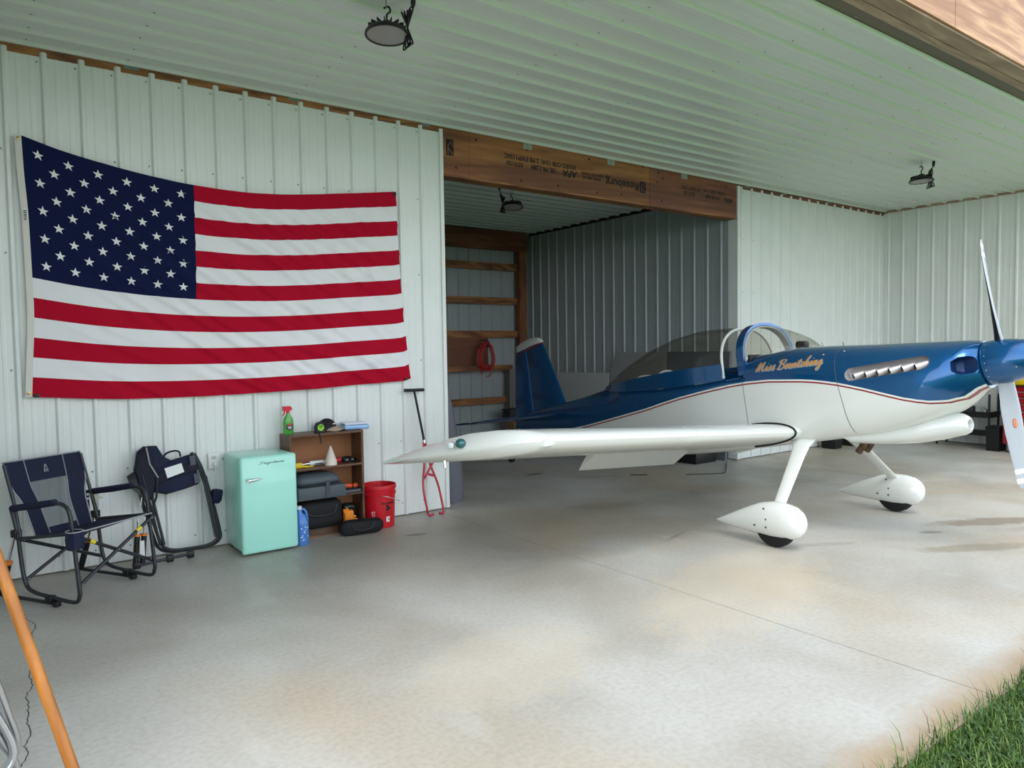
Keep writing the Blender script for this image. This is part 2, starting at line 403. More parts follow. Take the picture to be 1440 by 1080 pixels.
def backing(name, a, b, m=M_BACK): return struct(MB().bx(a, b), name, m)
wl = backing('wall_back_left', (XL-.1, .006, 0), (0, .12, 3.75))
sheets(wl, (0, 0, .012), (1, 0, 0), (0, 0, 1), (0, -1, 0), -.230-19*P9+4*P9, 4, ZW-.012, M_STEEL)
part(MB().bx((-.03, -.02, .012), (.006, .13, ZW)), 'corner_trim', M_STEEL, wl, smooth=0)
wr = backing('wall_back_right', (XA, .006, 0), (XR+.1, .12, 3.75))
sheets(wr, (XA, 0, .012), (1, 0, 0), (0, 0, 1), (0, -1, 0), .09, 5, ZW-.012, M_STEEL, last=1)
part(MB().bx((XA-.004, -.02, .012), (XA+.05, .13, ZW)), 'corner_trim', M_STEEL, wr, smooth=0)
wrr = backing('wall_right', (XR+.02, YF-.2, 0), (XR+.14, .12, 3.8))
sheets(wrr, (XR, 0, .012), (0, -1, 0), (0, 0, 1), (-1, 0, 0), .062, 4, ZW+.005, M_STEEL)
part(MB().bx((XR-.05, -.05, .012), (XR+.03, .02, ZW)), 'corner_trim', M_STEEL, wrr, smooth=0)
wll = backing('wall_left', (XL-.14, YF-.2, 0), (XL-.02, .12, 3.8))
sheets(wll, (XL, 0, .012), (0, 1, 0), (0, 0, 1), (1, 0, 0), -3.5, 4, ZW, M_STEEL, last=3)
war = backing('wall_alcove_right', (XA+.006, .12, 0), (XA+.14, YA+.2, 3.75))
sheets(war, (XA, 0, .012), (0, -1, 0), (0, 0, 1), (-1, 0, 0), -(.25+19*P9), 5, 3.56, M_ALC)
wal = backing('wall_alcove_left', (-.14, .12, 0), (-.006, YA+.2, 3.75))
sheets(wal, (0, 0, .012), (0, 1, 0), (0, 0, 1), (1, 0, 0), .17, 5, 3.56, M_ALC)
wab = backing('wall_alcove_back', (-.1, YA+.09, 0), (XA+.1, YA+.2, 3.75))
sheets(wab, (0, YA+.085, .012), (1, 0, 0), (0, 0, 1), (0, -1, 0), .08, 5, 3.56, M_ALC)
# timber framing of the alcove's back wall
def timber(a, b, m=M_WOODX, name='girt'): return part(MB().bx(a, b), name, m, wab, smooth=0)
timber((0, YA-.10, 3.25), (4.40, YA, 3.58), M_LVL2, 'top_beam')
for z in (2.965, 2.37, 1.79): timber((0, YA-.04, z-.06), (4.24, YA, z+.06))
timber((0, YA-.18, 1.16), (3.98, YA-.04, 1.25))
timber((0, YA-.04, .58), (3.95, YA, .69))
timber((4.20, YA-.12, 0), (4.36, YA, 3.25), M_WOODZ, 'post')
timber((.3, YA-.025, 1.25), (3.57, YA-.0, 1.73), M_BOARD, 'hardboard_panel')
part(MB().bx((3.93, YA-.15, 0), (4.03, YA-.02, 1.17)), 'short_post', mat('grey_post', (120, 116, 108), .7), wab, smooth=0)

# --- ceilings
ce = backing('ceiling', (XL-.1, YF-.02, ZC+.004), (XR+.1, .12, ZC+.15))
M_ = Matrix
for (x0, x1) in ((XL, -1.47), (-1.475, 3.49), (3.485, XR+.01)):
    for j in range(4):
        o = bpy.data.objects.new('metal_sheet', sheet_mesh(4, x1-x0, M_CEIL)); C.objects.link(o); o.parent = ce
        y0 = -.015-(4*j+3)*P9; zz = ZC-(.0012 if x0 == -1.475 else 0)
        # u = +Y, v = +X, n = -Z
        o.matrix_basis = Matrix(((0, 1, 0, x0), (1, 0, 0, y0), (0, 0, -1, zz), (0, 0, 0, 1)))
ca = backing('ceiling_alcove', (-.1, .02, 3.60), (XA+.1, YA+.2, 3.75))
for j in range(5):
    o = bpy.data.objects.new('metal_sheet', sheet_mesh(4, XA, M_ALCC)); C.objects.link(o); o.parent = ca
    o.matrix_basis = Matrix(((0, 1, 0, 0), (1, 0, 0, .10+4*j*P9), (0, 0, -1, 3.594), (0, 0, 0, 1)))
# dark closure strips where the ribbed ceiling meets the side walls
t = struct(MB().bx((XR-.012, YF, ZW+.012), (XR+.02, 0, ZC-.002)), 'trim_1', M_BEAM)
struct(MB().bx((XA-.03, .05, 3.545), (XA-.002, YA-.02, 3.59)), 'trim_2', mat('dark_foam', (38, 34, 30), .9))
# wood showing in the gap between wall sheets and ceiling, with truss plates
t3 = struct(MB().bx((XL, -.004, ZW-.03), (-.0, .006, ZC)), 'trim_3', M_WOODX)
for x in (-2.65, -1.43, -.17): part(MB().bx((x-.05, -.007, ZW+.002), (x+.05, -.003, ZC-.004)), 'truss_plate', M_GALV, t3, smooth=0)
t4 = struct(MB().bx((XA+.02, -.004, ZW-.03), (XR, .006, ZC)), 'trim_4', M_LVL2)
for x in (4.75, 5.6, 6.75): part(MB().bx((x-.05, -.007, ZW+.002), (x+.05, -.003, ZC-.004)), 'truss_plate', M_GALV, t4, smooth=0)

# --- laminated header over the alcove opening
hd = struct(MB().bx((.004, .03, 3.225), (XA-.004, .16, ZC)), 'trim_5', M_LVL2)
for a, b, m in ((.006, .311, M_LVL), (.314, 2.862, M_LVL), (2.866, XA-.006, M_LVL2)):
    part(MB().bx((a, -.002, 3.222), (b, .03, ZC-.002), bev=.0), 'beam_panel', m, hd, smooth=0)
part(MB().bx((.006, -.006, 3.205), (XA-.006, .16, 3.222)), 'bottom_plate', M_WOODX, hd, smooth=0)
INK = mat('stamp_ink', (26, 24, 28), .8)
def stamp(txt, x, z, size, nm='stamp_lettering', shear=0, wide=1.0, bold=0):
    mb = text_mb(txt, size, lambda u, v: (x-u*wide, -.0035, z-v), shear=shear, bold=bold)
    return part(mb, nm, INK, hd, smooth=0)
stamp('Roseburg', 2.42, 3.41, .125, wide=1.12, bold=.003)
stamp('RIGIDLAM LVL', 1.935, 3.415, .04, wide=1.1, bold=.0015)
stamp('LAMINATED VENEER', 1.96, 3.458, .038, bold=.001)
stamp('APA', 1.62, 3.425, .10, shear=.2, wide=1.1, bold=.003)
stamp('10L PR-L289', 1.255, 3.432, .066, wide=1.0, bold=.0022)
stamp('XX/EG OSB 13:41 2 PB EWP1150C', 1.22, 3.50, .066, wide=1.0, bold=.002)
stamp('07/31/20', .87, 3.432, .06, wide=1.0, bold=.002)
stamp('________________________', 1.62, 3.385, .05)
stamp('APA', 4.36, 3.43, .09, shear=.2, wide=1.0, bold=.003)
stamp('10L PR-L289', 4.03, 3.435, .055, bold=.002)
stamp('XX/EG OSB 13:44 2 PB EWP1150C', 3.86, 3.50, .058, bold=.0018)
stamp('07/31/20', 3.58, 3.435, .06, bold=.0018)
stamp('________________', 4.10, 3.40, .045)
mb = MB()
mb.bx((2.70, -.0035, 3.345), (2.80, -.0025, 3.475)); mb.bx((.05, -.0035, 3.405), (.135, -.0025, 3.56)); part(mb, 'stamp_logo', INK, hd, smooth=0)
mb = MB()
for (x, z, k) in ((2.75, 3.41, .055), (.092, 3.48, .065)):
    ribbon(mb, [(x-.02, z-k), (x-.02, z+k*.2), (x+.02, z+k), (x+.03, z+.2*k)], .012, lambda a, b: (a, -.0042, b))
    ribbon(mb, [(x-.02, z), (x+.035, z-k)], .012, lambda a, b: (a, -.0042, b))
part(mb, 'stamp_logo_lines', M_LVL2, hd, smooth=0)
for x in (1.04, 2.235, 3.486):
    mb = MB(); mb.bx((x-.055, -.006, 3.60), (x+.055, -.002, 3.668)); mb.lathe([(.001, 0), (.02, 0), (.018, .008), (.001, .009)], (x, -.006, 3.63), (0, -1, 0), 10)
    part(mb, 'truss_plate', mat('painted_plate', (150, 160, 146), .5), hd, smooth=0)
mb = MB()
for x, z in ((.16, 3.30), (.40, 3.60), (1.03, 3.60), (1.45, 3.28), (2.02, 3.27), (2.4, 3.29), (2.75, 3.65), (3.02, 3.62), (3.1, 3.56), (3.0, 3.5), (3.08, 3.29), (4.3, 3.6), (1.9, 3.62), (.95, 3.27)):
    mb.lathe([(.001, 0), (.014, 0), (.010, .003), (.001, .003)], (x, -.002, z), (0, -1, 0), 9)
part(mb, 'knot', mat('knot_brown', (58, 34, 24), .8), hd)

# --- front header of the hangar: timber underside and plywood face
fh = struct(MB().bx((XL-.1, -3.76, 3.70), (XR+.1, YF-.02, 4.95)), 'trim_6', M_BEAM)
part(MB().bx((XL-.1, -3.648, 3.672), (XR+.1, YF, 3.70)), 'timber_board', M_BEAM, fh, smooth=0)
part(MB().bx((XL-.1, -3.772, 3.675), (XR+.1, -3.652, 3.70)), 'timber_board', M_BEAM, fh, smooth=0)
for k in range(-2, 4):
    x0 = 1.79+2.44*k
    part(MB().bx((x0+.004, -3.79, 3.69), (x0+2.436, -3.76, 4.91)), 'plywood_panel', M_PLY, fh, smooth=0)
# --- screws
mb = MB()
def screw(p, ax): mb.lathe([(.0075, 0), (.0075, .002), (.004, .005), (.001, .005)], p, ax, 6)
for i in range(16):
    for z in (.12, .70, 1.45, 2.25, 2.95, 3.57): screw((-.230-i*P9-.04, -.0, z), (0, -1, 0))
for i in range(16):
    for z in (.12, 1.45, 2.25, 2.95, 3.57): screw((4.62+i*P9+.04, 0, z), (0, -1, 0))
for i in range(16):
    for x in (-3.3, -2.68, -1.43, -.17, 1.05, 2.27, 3.42, 4.75, 6.7, 7.9): screw((x, -.015-i*P9-.05, ZC), (0, 0, -1))
part(mb, 'screw_heads', mat('screw_grey', (140, 146, 142), .5), wl, kind='stuff')

# ================================================================== THE AIRPLANE
XC, YG, TH = 2.16, -2.8, math.radians(10)
CT, ST = math.cos(TH), math.sin(TH)
def ac(s, w, h): return Vector((XC+w, YG+s*CT+h*ST, -s*ST+h*CT))
plane = thing('airplane', 'blue and white low-wing propeller airplane with a red pinstripe, parked nose out of the bay', 'airplane', (XC, YG, 0))
T_HB = [(-1.318, 1.006), (-1.263, .985), (-1.209, .940), (-1.156, .905), (-1.09, .868), (-.9, .80), (-.6, .745), (-.4, .745), (0, .735), (.8, .715), (1.4, .72), (2.0, .765), (2.5, .845), (3.0, .95), (3.5, 1.06), (4.0, 1.15), (4.35, 1.19)]
T_HT = [(-1.318, 1.345), (-1.25, 1.363), (-1.159, 1.378), (-.912, 1.414), (-.589, 1.459), (-.298, 1.506), (-.018, 1.548), (.10, 1.552), (.448, 1.555), (.456, 1.392), (1.0, 1.40), (1.6, 1.43), (2.08, 1.475), (2.30, 1.530), (2.55, 1.532), (2.88, 1.502), (3.34, 1.474), (3.9, 1.44), (4.35, 1.40)]
T_W = [(-1.318, .185), (-1.29, .235), (-1.24, .285), (-1.15, .33), (-1.0, .372), (-.8, .398), (-.4, .42), (0, .425), (.9, .425), (1.4, .395), (2.0, .32), (2.5, .245), (3.0, .175), (3.5, .105), (4.0, .05), (4.35, .025)]
T_NU = [(-1.318, 2.0), (-1.0, 2.2), (-.4, 2.7), (.05, 3.4), (.448, 4.0), (.456, 9), (2.05, 7), (2.3, 2.6), (4.35, 2.2)]
T_NL = [(-1.318, 2.0), (-1.1, 2.4), (-.6, 4.0), (0, 6), (2, 5), (3, 3.5), (4.35, 2.2)]
T_HS = [(-1.33, .918), (-1.267, .948), (-1.19, .943), (-1.116, .930), (-1.021, .940), (-.9, .975), (-.729, 1.043), (-.58, 1.103), (-.411, 1.163), (-.237, 1.211), (-.1, 1.237), (.012, 1.253), (.2, 1.280), (.426, 1.294), (.6, 1.293), (.816, 1.284), (1.247, 1.255), (1.729, 1.200), (2.378, 1.155), (2.8, 1.128), (3.35, 1.11), (3.7, 1.12), (4.35, 1.22)]
def sect(s):
    return itp(T_HB, s), itp(T_HT, s), itp(T_W, s), itp(T_NL, s), itp(T_NU, s)
def cw(s, h):
    hb, ht, W, nl, nu = sect(s); hm = hb+.5*(ht-hb)
    if h < hm: q = min(1, (hm-h)/(hm-hb)); n = nl
    else: q = min(1, (h-hm)/(ht-hm)); n = nu
    return W*max(0, 1-q**n)**(1/n)
def seclist(s):
    hb, ht, W, nl, nu = sect(s); hs = min(max(itp(T_HS, s), hb+(.004 if s < -1.1 else .012)), ht-.06)
    hs2, hs3 = hs+.0125, hs+.027
    out = []
    for i in range(9): t = i/9; out.append(hb+(hs-hb)*(1-math.cos(t*PI/2)))
    out += [hs, hs2, hs3]
    for i in range(1, 13): t = i/12; out.append(hs3+(ht-hs3)*math.sin(t*PI/2))
    return out
st = [-1.318, -1.30, -1.27, -1.24, -1.2, -1.16, -1.12, -1.08, -1.02, -.95, -.87, -.78, -.69, -.6, -.5, -.4, -.3, -.2, -.1, 0, .1, .2, .3, .4, .447, .457, .6, .75, .95, 1.2, 1.45, 1.7, 1.95, 2.08, 2.2, 2.3, 2.42, 2.55, 2.75, 3.0, 3.3, 3.6, 3.9, 4.15, 4.35]
mb = MB(); rings = []
for s_ in st:
    hl = seclist(s_); R_ = [ac(s_, -cw(s_, h), h) for h in hl]; L_ = [ac(s_, cw(s_, h), h) for h in hl]
    L_ = L_[1:-1]; rings.append(R_+L_[::-1])
nh = len(hl); nr_ = len(rings[0])
for i in range(len(st)-1):
    for j in range(nr_):
        jj = (j+1) % nr_
        a = min(j, (nr_-j) % nr_ if j >= nh else j); b = jj if jj < nh else nr_-jj
        a2 = j if j < nh else nr_-j
        lo = min(a2, b)
        k = 0 if lo < 9 else (1 if lo == 9 else (0 if lo == 10 else 2))
        q = [rings[i][j], rings[i][jj], rings[i+1][jj], rings[i+1][j]]
        o = len(mb.v); mb.v += [tuple(x) for x in q]; mb.f.append((o, o+1, o+2, o+3)); mb.m.append(k)
o = len(mb.v); mb.v += [tuple(x) for x in rings[0]]; mb.f.append(tuple(range(o, o+nr_))); mb.m.append(2)
o = len(mb.v); mb.v += [tuple(x) for x in rings[-1]]; mb.f.append(tuple(range(o, o+nr_))); mb.m.append(2)
M_TUB = mat('cockpit_grey', (96, 98, 100), .7)
M_DUCT = mat('duct_dark_blue', (12, 40, 82), .4, metal=.3)
M_LOUV = mat('louver_metal', (196, 190, 190), .35, metal=.35)
fus = part(mb, 'fuselage', [M_WHITEP, M_REDP, M_BLUEP, M_TUB, M_LOUV, M_DUCT], plane, smooth=0)
bm = bmesh.new(); bm.from_mesh(fus.data); bmesh.ops.remove_doubles(bm, verts=bm.verts, dist=1e-5)
bmesh.ops.dissolve_degenerate(bm, edges=bm.edges, dist=1e-5)
bmesh.ops.recalc_face_normals(bm, faces=bm.faces); bm.to_mesh(fus.data); bm.free()
def cut(target, mb, k, mats):
    """boolean-cut a recess; faces of the cut take material k"""
    mb.m = [k]*len(mb.f)
    inv = ROOT[plane.name].inverted()
    me = mesh_of(mb, 'cutter', mats, 0, inv); co = bpy.data.objects.new('cutter', me); C.objects.link(co); co.parent = plane
    md = target.modifiers.new('cut', 'BOOLEAN'); md.operation = 'DIFFERENCE'; md.object = co; md.solver = 'EXACT'
    bpy.context.view_layer.update(); dg = bpy.context.evaluated_depsgraph_get()
    nm = bpy.data.meshes.new_from_object(target.evaluated_get(dg)); target.modifiers.clear()
    old = target.data; target.data = nm; nm.name = old.name; bpy.data.meshes.remove(old)
    bpy.data.objects.remove(co); bpy.data.meshes.remove(me)
FM = [M_WHITEP, M_REDP, M_BLUEP, M_TUB, M_LOUV, M_DUCT]
# cockpit well
c = MB(); rr = []
for s_, hw in ((.475, .385), (1.1, .385), (1.5, .345), (2.02, .27)):
    rr.append([ac(s_, -hw, .86), ac(s_, -hw, 1.75), ac(s_, hw, 1.75), ac(s_, hw, .86)])
c.loft(rr); cut(fus, c, 3, FM)
# louvre slot on both sides of the cowling, cooling inlets beside the spinner
def capsule(s0, h0, s1, h1, r, n=8):
    d = Vector((s1-s0, h1-h0)).normalized(); nn = Vector((-d.y, d.x)); out = []
    for k in range(n+1):
        a = PI/2+PI*k/n; q = Vector((s0, h0))+r*(math.cos(a)*d+math.sin(a)*nn); out.append((q.x, q.y))
    for k in range(n+1):
        a = -PI/2+PI*k/n; q = Vector((s1, h1))+r*(math.cos(a)*d+math.sin(a)*nn); out.append((q.x, q.y))
    return out
SL = capsule(-.515, 1.240, -1.015, 1.246, .050)
for sg in (-1, 1):
    c = MB(); c.loft([[ac(a, sg*.6, b) for a, b in SL], [ac(a, sg*(cw(a, b)-.075), b) for a, b in SL]]); cut(fus, c, 4, FM)
    c = MB(); rr = []
    for s_, sc in ((-1.40, 1.0), (-1.285, 1.0), (-1.20, .96), (-1.16, .6)):
        rr.append([ac(s_-.03, sg*(.265+.085*sc*math.copysign(abs(math.cos(a))**.6, math.cos(a))), 1.185+.064*sc*math.copysign(abs(math.sin(a))**.6, math.sin(a))) for a in [2*PI*k/20 for k in range(20)]])
    c.loft(rr); cut(fus, c, 5, FM)
fus.data.polygons.foreach_set('use_smooth', [True]*len(fus.data.polygons)); fus.data.set_sharp_from_angle(angle=math.radians(32))
# louvre pipes, mouths turned outwards and aft
for k in range(6):
    s_ = -.545-.088*k; mb = MB()
    p0 = ac(s_-.055, -(cw(s_, 1.22)-.065), 1.236); p1 = ac(s_+.012, -(cw(s_, 1.22)-.004), 1.219)
    mb.tube([p0, p0.lerp(p1, .5), p1], [.023, .025, .027], 14); n0 = len(mb.f); dd = (p1-p0).normalized()
    mb.tube([p1+dd*.0004, p1+dd*.0012], .0205, 14); mb.m = [0 if q < n0 else 1 for q in range(len(mb.f))]
    part(mb, 'louver', [M_LOUV, M_DARK], plane)
# seams of cowling and cockpit side
for s0, tilt in ((-.39, -.06), (.457, 0)):
    hl = [itp(T_HB, s0)+.02+(itp(T_HT, s0)-itp(T_HB, s0)-.03)*k/20 for k in range(21)]
    if s0 > 0: hl = [h for h in hl if h < 1.36]
    for sg in (-1, 1):
        mb = MB(); P = [(s0+tilt*(1.3-h)/.5, h) for h in hl]
        A = [ac(a-.0022, sg*(cw(a, b)+.0012), b) for a, b in P]; B = [ac(a+.0022, sg*(cw(a, b)+.0012), b) for a, b in P]
        n = len(A); mb.add(A+B, [(i, i+1, n+i+1, n+i) for i in range(n-1)])
        part(mb, 'panel_seam', mat('seam_grey', (92, 96, 98), .6), plane, smooth=0)
# lettering on the cowling side
def onside(a, b): return ac(.0-a, -(cw(-a, b)+.0022), b)
M_GOLD = mat('gold_lettering', (208, 138, 16), .5); M_LBLUE = mat('pale_blue_outline', (120, 150, 176), .4)
def nameplate(dx, dz, wid, m, nm, off):
    fn = lambda u, v: ac(-u, -(cw(-u, v-.055*u)+off), v-.055*u)
    mb = script('Miss Bewitching', .040, .60, wid, fn, dx=dx-.02, dy=1.373+dz)
    part(mb, nm, m, plane, smooth=0)
nameplate(.004, -.004, .0165, M_LBLUE, 'lettering_outline', .0016)
nameplate(.0, 0, .0082, M_GOLD, 'lettering', .0026)

# scoop under the cowling
mb = MB(); rg = []
for s_, h0, h1, w0 in ((-.30, .74, .80, .30), (-.37, .688, .80, .30), (-.572, .667, .82, .27), (-.788, .656, .83, .22), (-.944, .665, .865, .185), (-1.03, .680, .858, .125), (-1.09, .686, .845, .098), (-1.122, .700, .824, .076), (-1.134, .722, .800, .050), (-1.128, .731, .791, .041), (-1.06, .733, .789, .039)):
    hc, hr = (h0+h1)/2, (h1-h0)/2
    e = 2.6 if s_ > -.9 else 2
    rg.append([ac(s_, w0*math.copysign(abs(math.cos(a))**(2/e), math.cos(a)), hc+hr*math.copysign(abs(math.sin(a))**(2/e), math.sin(a))) for a in [2*PI*k/28 for k in range(28)]])
mb.loft(rg, cap=True); mb.m = [0]*len(mb.f); mb.m[-1] = 1
part(mb, 'air_scoop', [M_WHITEP, mat('scoop_bore', (110, 112, 112), .5)], plane, smooth=60)
# exhaust outlet below the firewall
for x in (-.06, .06):
    mb = MB(); mb.tube([ac(-.42, x, .78), ac(-.36, x, .70), ac(-.29, x*1.1, .62)], [.026, .027, .028], 12); part(mb, 'exhaust_pipe', mat('burnt_pipe', (112, 86, 66), .6, metal=.4, var=.4, vscale=30), plane)

# --- spinner and propeller
HC = 1.181
mb = MB(); prof = [(.158, -1.325), (.160, -1.345), (.159, -1.40), (.153, -1.46), (.139, -1.53), (.117, -1.60), (.088, -1.67), (.052, -1.73), (.02, -1.755), (.001, -1.76)]
axd = ac(1, 0, 0)-ac(0, 0, 0)
mb.lathe(prof, ac(0, 0, HC), axd, 40); sp = part(mb, 'spinner', M_BLUEP, plane, smooth=50)
mb = MB()
for k in range(20):
    a = 2*PI*k/20; p = ac(-1.352, .1605*math.cos(a), HC+.1605*math.sin(a)); d = p-ac(-1.352, 0, HC); mb.lathe([(.004, -.001), (.004, .001), (.001, .002)], p, d, 6)
for k in range(6):
    a = 2*PI*k/6+.4; p = ac(-1.53, .1395*math.cos(a), HC+.1395*math.sin(a)); d = p-ac(-1.53, 0, HC); mb.lathe([(.005, -.001), (.005, .001), (.001, .002)], p, d, 6)
part(mb, 'spinner_screws', M_CHROME, sp, kind='stuff')
M_BLADE = mat('propeller_grey', (148, 153, 158), .35, coat=.3); M_BLKB = mat('propeller_black', (22, 22, 24), .5)
def blade(sgn):
    """sgn +1 upper, -1 lower; leading edge on -w for the upper blade"""
    mb = MB(); rg = []
    T_C = [(.10, .09), (.2, .135), (.35, .182), (.5, .190), (.65, .168), (.78, .132), (.86, .095), (.89, .04)]
    T_B = [(.1, 40), (.2, 27), (.35, 20), (.5, 17), (.7, 13), (.89, 10)]
    T_T = [(.1, .05), (.2, .036), (.4, .022), (.6, .015), (.89, .006)]
    T_SW = [(.1, 0), (.5, .0), (.75, -.006), (.89, -.03)]
    for k in range(25):
        r = .10+.79*k/24; ch, be, tk, sw = itp(T_C, r), math.radians(itp(T_B, r)), itp(T_T, r), itp(T_SW, r)
        cdir = Vector((math.cos(be)*sgn, math.sin(be)))   # (w, s) LE->TE
        nd = Vector((-cdir.y, cdir.x))
        if nd.y > 0: nd = -nd                              # front face towards -s
        ring = []
        for q in range(14):
            a = 2*PI*q/14; x = -.5*math.cos(a)*ch-sw; y = .5*tk*math.sin(a)*(1.15+.3*math.cos(a))
            o2 = cdir*x+nd*y; ring.append(ac(-1.405+o2.y, o2.x, HC+sgn*r))
        rg.append(ring)
    for i in range(24):
        r = .10+.79*(i+.5)/24
        for q in range(14):
            qq = (q+1) % 14; front = (q+.5) < 7
            k = 0 if front else 1
            if front and (.765 < r < .80 or .835 < r < .87): k = 2
            n0 = len(mb.v); mb.v += [tuple(x) for x in (rg[i][q], rg[i][qq], rg[i+1][qq], rg[i+1][q])]; mb.f.append((n0, n0+1, n0+2, n0+3)); mb.m.append(k)
    mb.add(rg[-1], [tuple(range(14))], 0); mb.add(rg[0], [tuple(range(14))], 0)
    ob = part(mb, 'propeller_blade', [M_BLADE, M_BLKB, M_SCREEN], plane, smooth=0)
    bm = bmesh.new(); bm.from_mesh(ob.data); bmesh.ops.remove_doubles(bm, verts=bm.verts, dist=1e-5); bmesh.ops.recalc_face_normals(bm, faces=bm.faces); bm.to_mesh(ob.data); bm.free()
    ob.data.polygons.foreach_set('use_smooth', [True]*len(ob.data.polygons)); ob.data.set_sharp_from_angle(angle=math.radians(50))
    # maker's oval badge on the front face
    be = math.radians(itp(T_B, .44)); cdir = Vector((math.cos(be)*sgn, math.sin(be))); nd = Vector((-cdir.y, cdir.x)); nd = -nd if nd.y > 0 else nd
    tk = itp(T_T, .44)
    def pt(x, z, off): o2 = cdir*x+nd*(tk*.58+off); return ac(-1.405+o2.y, o2.x, HC+sgn*(.44+z))
    m2 = MB(); m2.add([pt(.02*math.cos(2*PI*k/16), .034*math.sin(2*PI*k/16), .0015) for k in range(16)], [tuple(range(16))], 0)
    m2.add([pt(.014*math.cos(2*PI*k/16), .026*math.sin(2*PI*k/16), .0022) for k in range(16)], [tuple(range(16))], 1)
    m2.add([pt(x, z, .003) for x, z in ((-.004, -.02), (.004, -.02), (.004, .02), (-.004, .02))], [(0, 1, 2, 3)], 0)
    part(m2, 'maker_badge', [mat('badge_red', (190, 52, 36), .4), mat('badge_gold', (206, 160, 84), .4)], ob, smooth=0)
blade(1); blade(-1)

# --- airfoil loft used for wings and tail
def foil(n=14, t=.135, c0=0, c1=1.0):
    xs = [c0+(c1-c0)*(1-math.cos(PI*k/n))/2 for k in range(n+1)]
    f = lambda x: 5*(.2969*math.sqrt(max(x, 0))-.126*x-.3516*x*x+.2843*x**3-.1015*x**4)
    camb = lambda x: .10*.16*math.sin(PI*min(1, x**.75))*.9
    up = [(x, t*f(x)+camb(x)) for x in xs]; lo_ = [(x, -t*f(x)+camb(x)) for x in xs]
    return up[::-1]+lo_[1:] if c0 == 0 else up[::-1]+lo_
def wing_ring(sd, wspan, le, te, hle, hte, t, c0=0, c1=1.0, symmetric=False):
    out = []
    for x, y in foil(14, t, c0, c1):
        ch = te-le; s_ = le+x*ch; h_ = hle+(hte-hle)*x+y*ch
        out.append(ac(s_, sd*wspan, h_))
    return out
DIH = math.tan(math.radians(3.5))
def wing_h(wv): return .838+(wv-.42)*DIH
def tipfun(wv):
    # leading-edge sweep, thickness factor, trailing-edge shift of the moulded tip
    if wv < 2.98: return 0, 1, 0
    q = (wv-2.98)/.56
    return .98*q**2.3, (1-.22*q**2) if q < .93 else 1-.22*q**2-(q-.93)*5.5, -.10*q**3
def build_wing(sd):
    spans = [.42, .8, 1.2, 1.66, 2.2, 2.7, 2.98]+[2.98+.56*k for k in (.06, .12, .19, .26, .34, .42, .50, .58, .66, .74, .82, .89, .94, .97, 1.0)]
    rg = []
    for wv in spans:
        le, tf, tes = tipfun(wv); hb_ = wing_h(min(wv, 3.3)); full = 1.37
        r = []
        for x, _ in foil(14, .135):
            s_ = le+x*(full+tes-le); r.append(s_)
        up_ = [(xx*full, yy*full) for xx, yy in foil(30, .135)]; U_ = sorted(up_[:31]); D_ = sorted(up_[30:])
        nn_ = len(r)//2; g_ = lambda q: math.sqrt(min(1, max(0, q-le)/(.02+.30*min(1, le*2.2)))) if le > .01 else 1
        r = [(q, hb_-.03*min(q, full)/full+tf*g_(q)*itp(U_ if k <= nn_ else D_, min(q, full))) for k, q in enumerate(r)]
        rg.append([ac(a, sd*wv, b) for a, b in r])
    # inboard part stops at the flap hinge
    mb = MB(); mb.loft(rg[3:], cap=True)
    rgi = []
    for wv in spans[:4]:
        hb_ = wing_h(wv); rgi.append([ac(x*1.37, sd*wv, hb_-.03*x+y*1.37) for x, y in foil(14, .135, 0, .80)])
    m2 = MB(); m2.loft(rgi, cap=True)
    mb.add(m2.v, m2.f)
    wg = part(mb, 'wing', M_WHITEP, plane, smooth=35)
    # flap, lowered
    fr = []
    for wv in (.45, 1.655):
        hb_ = wing_h(wv); hx, hy = 1.375*.80, hb_-.03*.8-.045; a = math.radians(33); r = []
        for x, y in foil(10, .135, .80, 1.0):
            px_, py_ = x*1.37-hx, (hb_-.03*x+y*1.37)-hy
            r.append(ac(hx+px_*math.cos(a)+py_*math.sin(a), sd*wv, hy-px_*math.sin(a)+py_*math.cos(a)))
        fr.append(r)
    part(MB().loft(fr), 'flap', M_WHITEP, plane, smooth=35)
    # aileron gap and tip joint
    m3 = MB()
    for x in (.80,):
        P = [ac(1.37*x, sd*wv, wing_h(wv)-.03*x+.1*0+[y for xx, y in foil(14, .135, 0, 1.0) if 0][0] if 0 else wing_h(wv)-.03*x-.0385) for wv in (1.67, 3.0)]
    lo_ = lambda wv, x: wing_h(wv)-.03*x+1.37*min(y for xx, y in foil(40, .135) if abs(xx-x) < .03)
    q = [(1.67, .80), (2.98, .80)]
    A = [ac(1.37*x-.003, sd*wv, lo_(wv, x)-.0015) for wv, x in q]; B = [ac(1.37*x+.003, sd*wv, lo_(wv, x)-.0015) for wv, x in q]
    m3.add(A+B, [(0, 1, 3, 2)])
    part(m3, 'aileron_gap', M_DARK, wg, smooth=0)
    # black seal round the wing root
    f = [(x*1.37, wing_h(.45)-.03*x+y*1.37) for x, y in foil(30, .139)]
    f = [(a-.004, b) for a, b in f if a < .42]
    m4 = MB(); m4.tube([ac(a, sd*.452, b) for a, b in f], .0105, 6)
    part(m4, 'root_seal', M_BLACK, plane)
    # root fairing
    m5 = MB(); rr5 = []
    for wv, gr in ((.40, .012), (.43, .006), (.452, .002)):
        rr5.append([ac(x*1.40-.02-gr*.6, sd*wv, wing_h(.45)-.03*x+y*1.37*(1+gr*4)) for x, y in foil(14, .135, 0, .80)])
    m5.loft(rr5); part(m5, 'root_fairing', M_WHITEP, plane)
    # navigation light in the tip
    wv = 3.37; le = tipfun(wv)[0]
    base = ac(le+.035, sd*(wv+.012), wing_h(3.3)+.035)
    fw = (ac(-1, sd*.9, 0)-ac(0, 0, 0)).normalized()
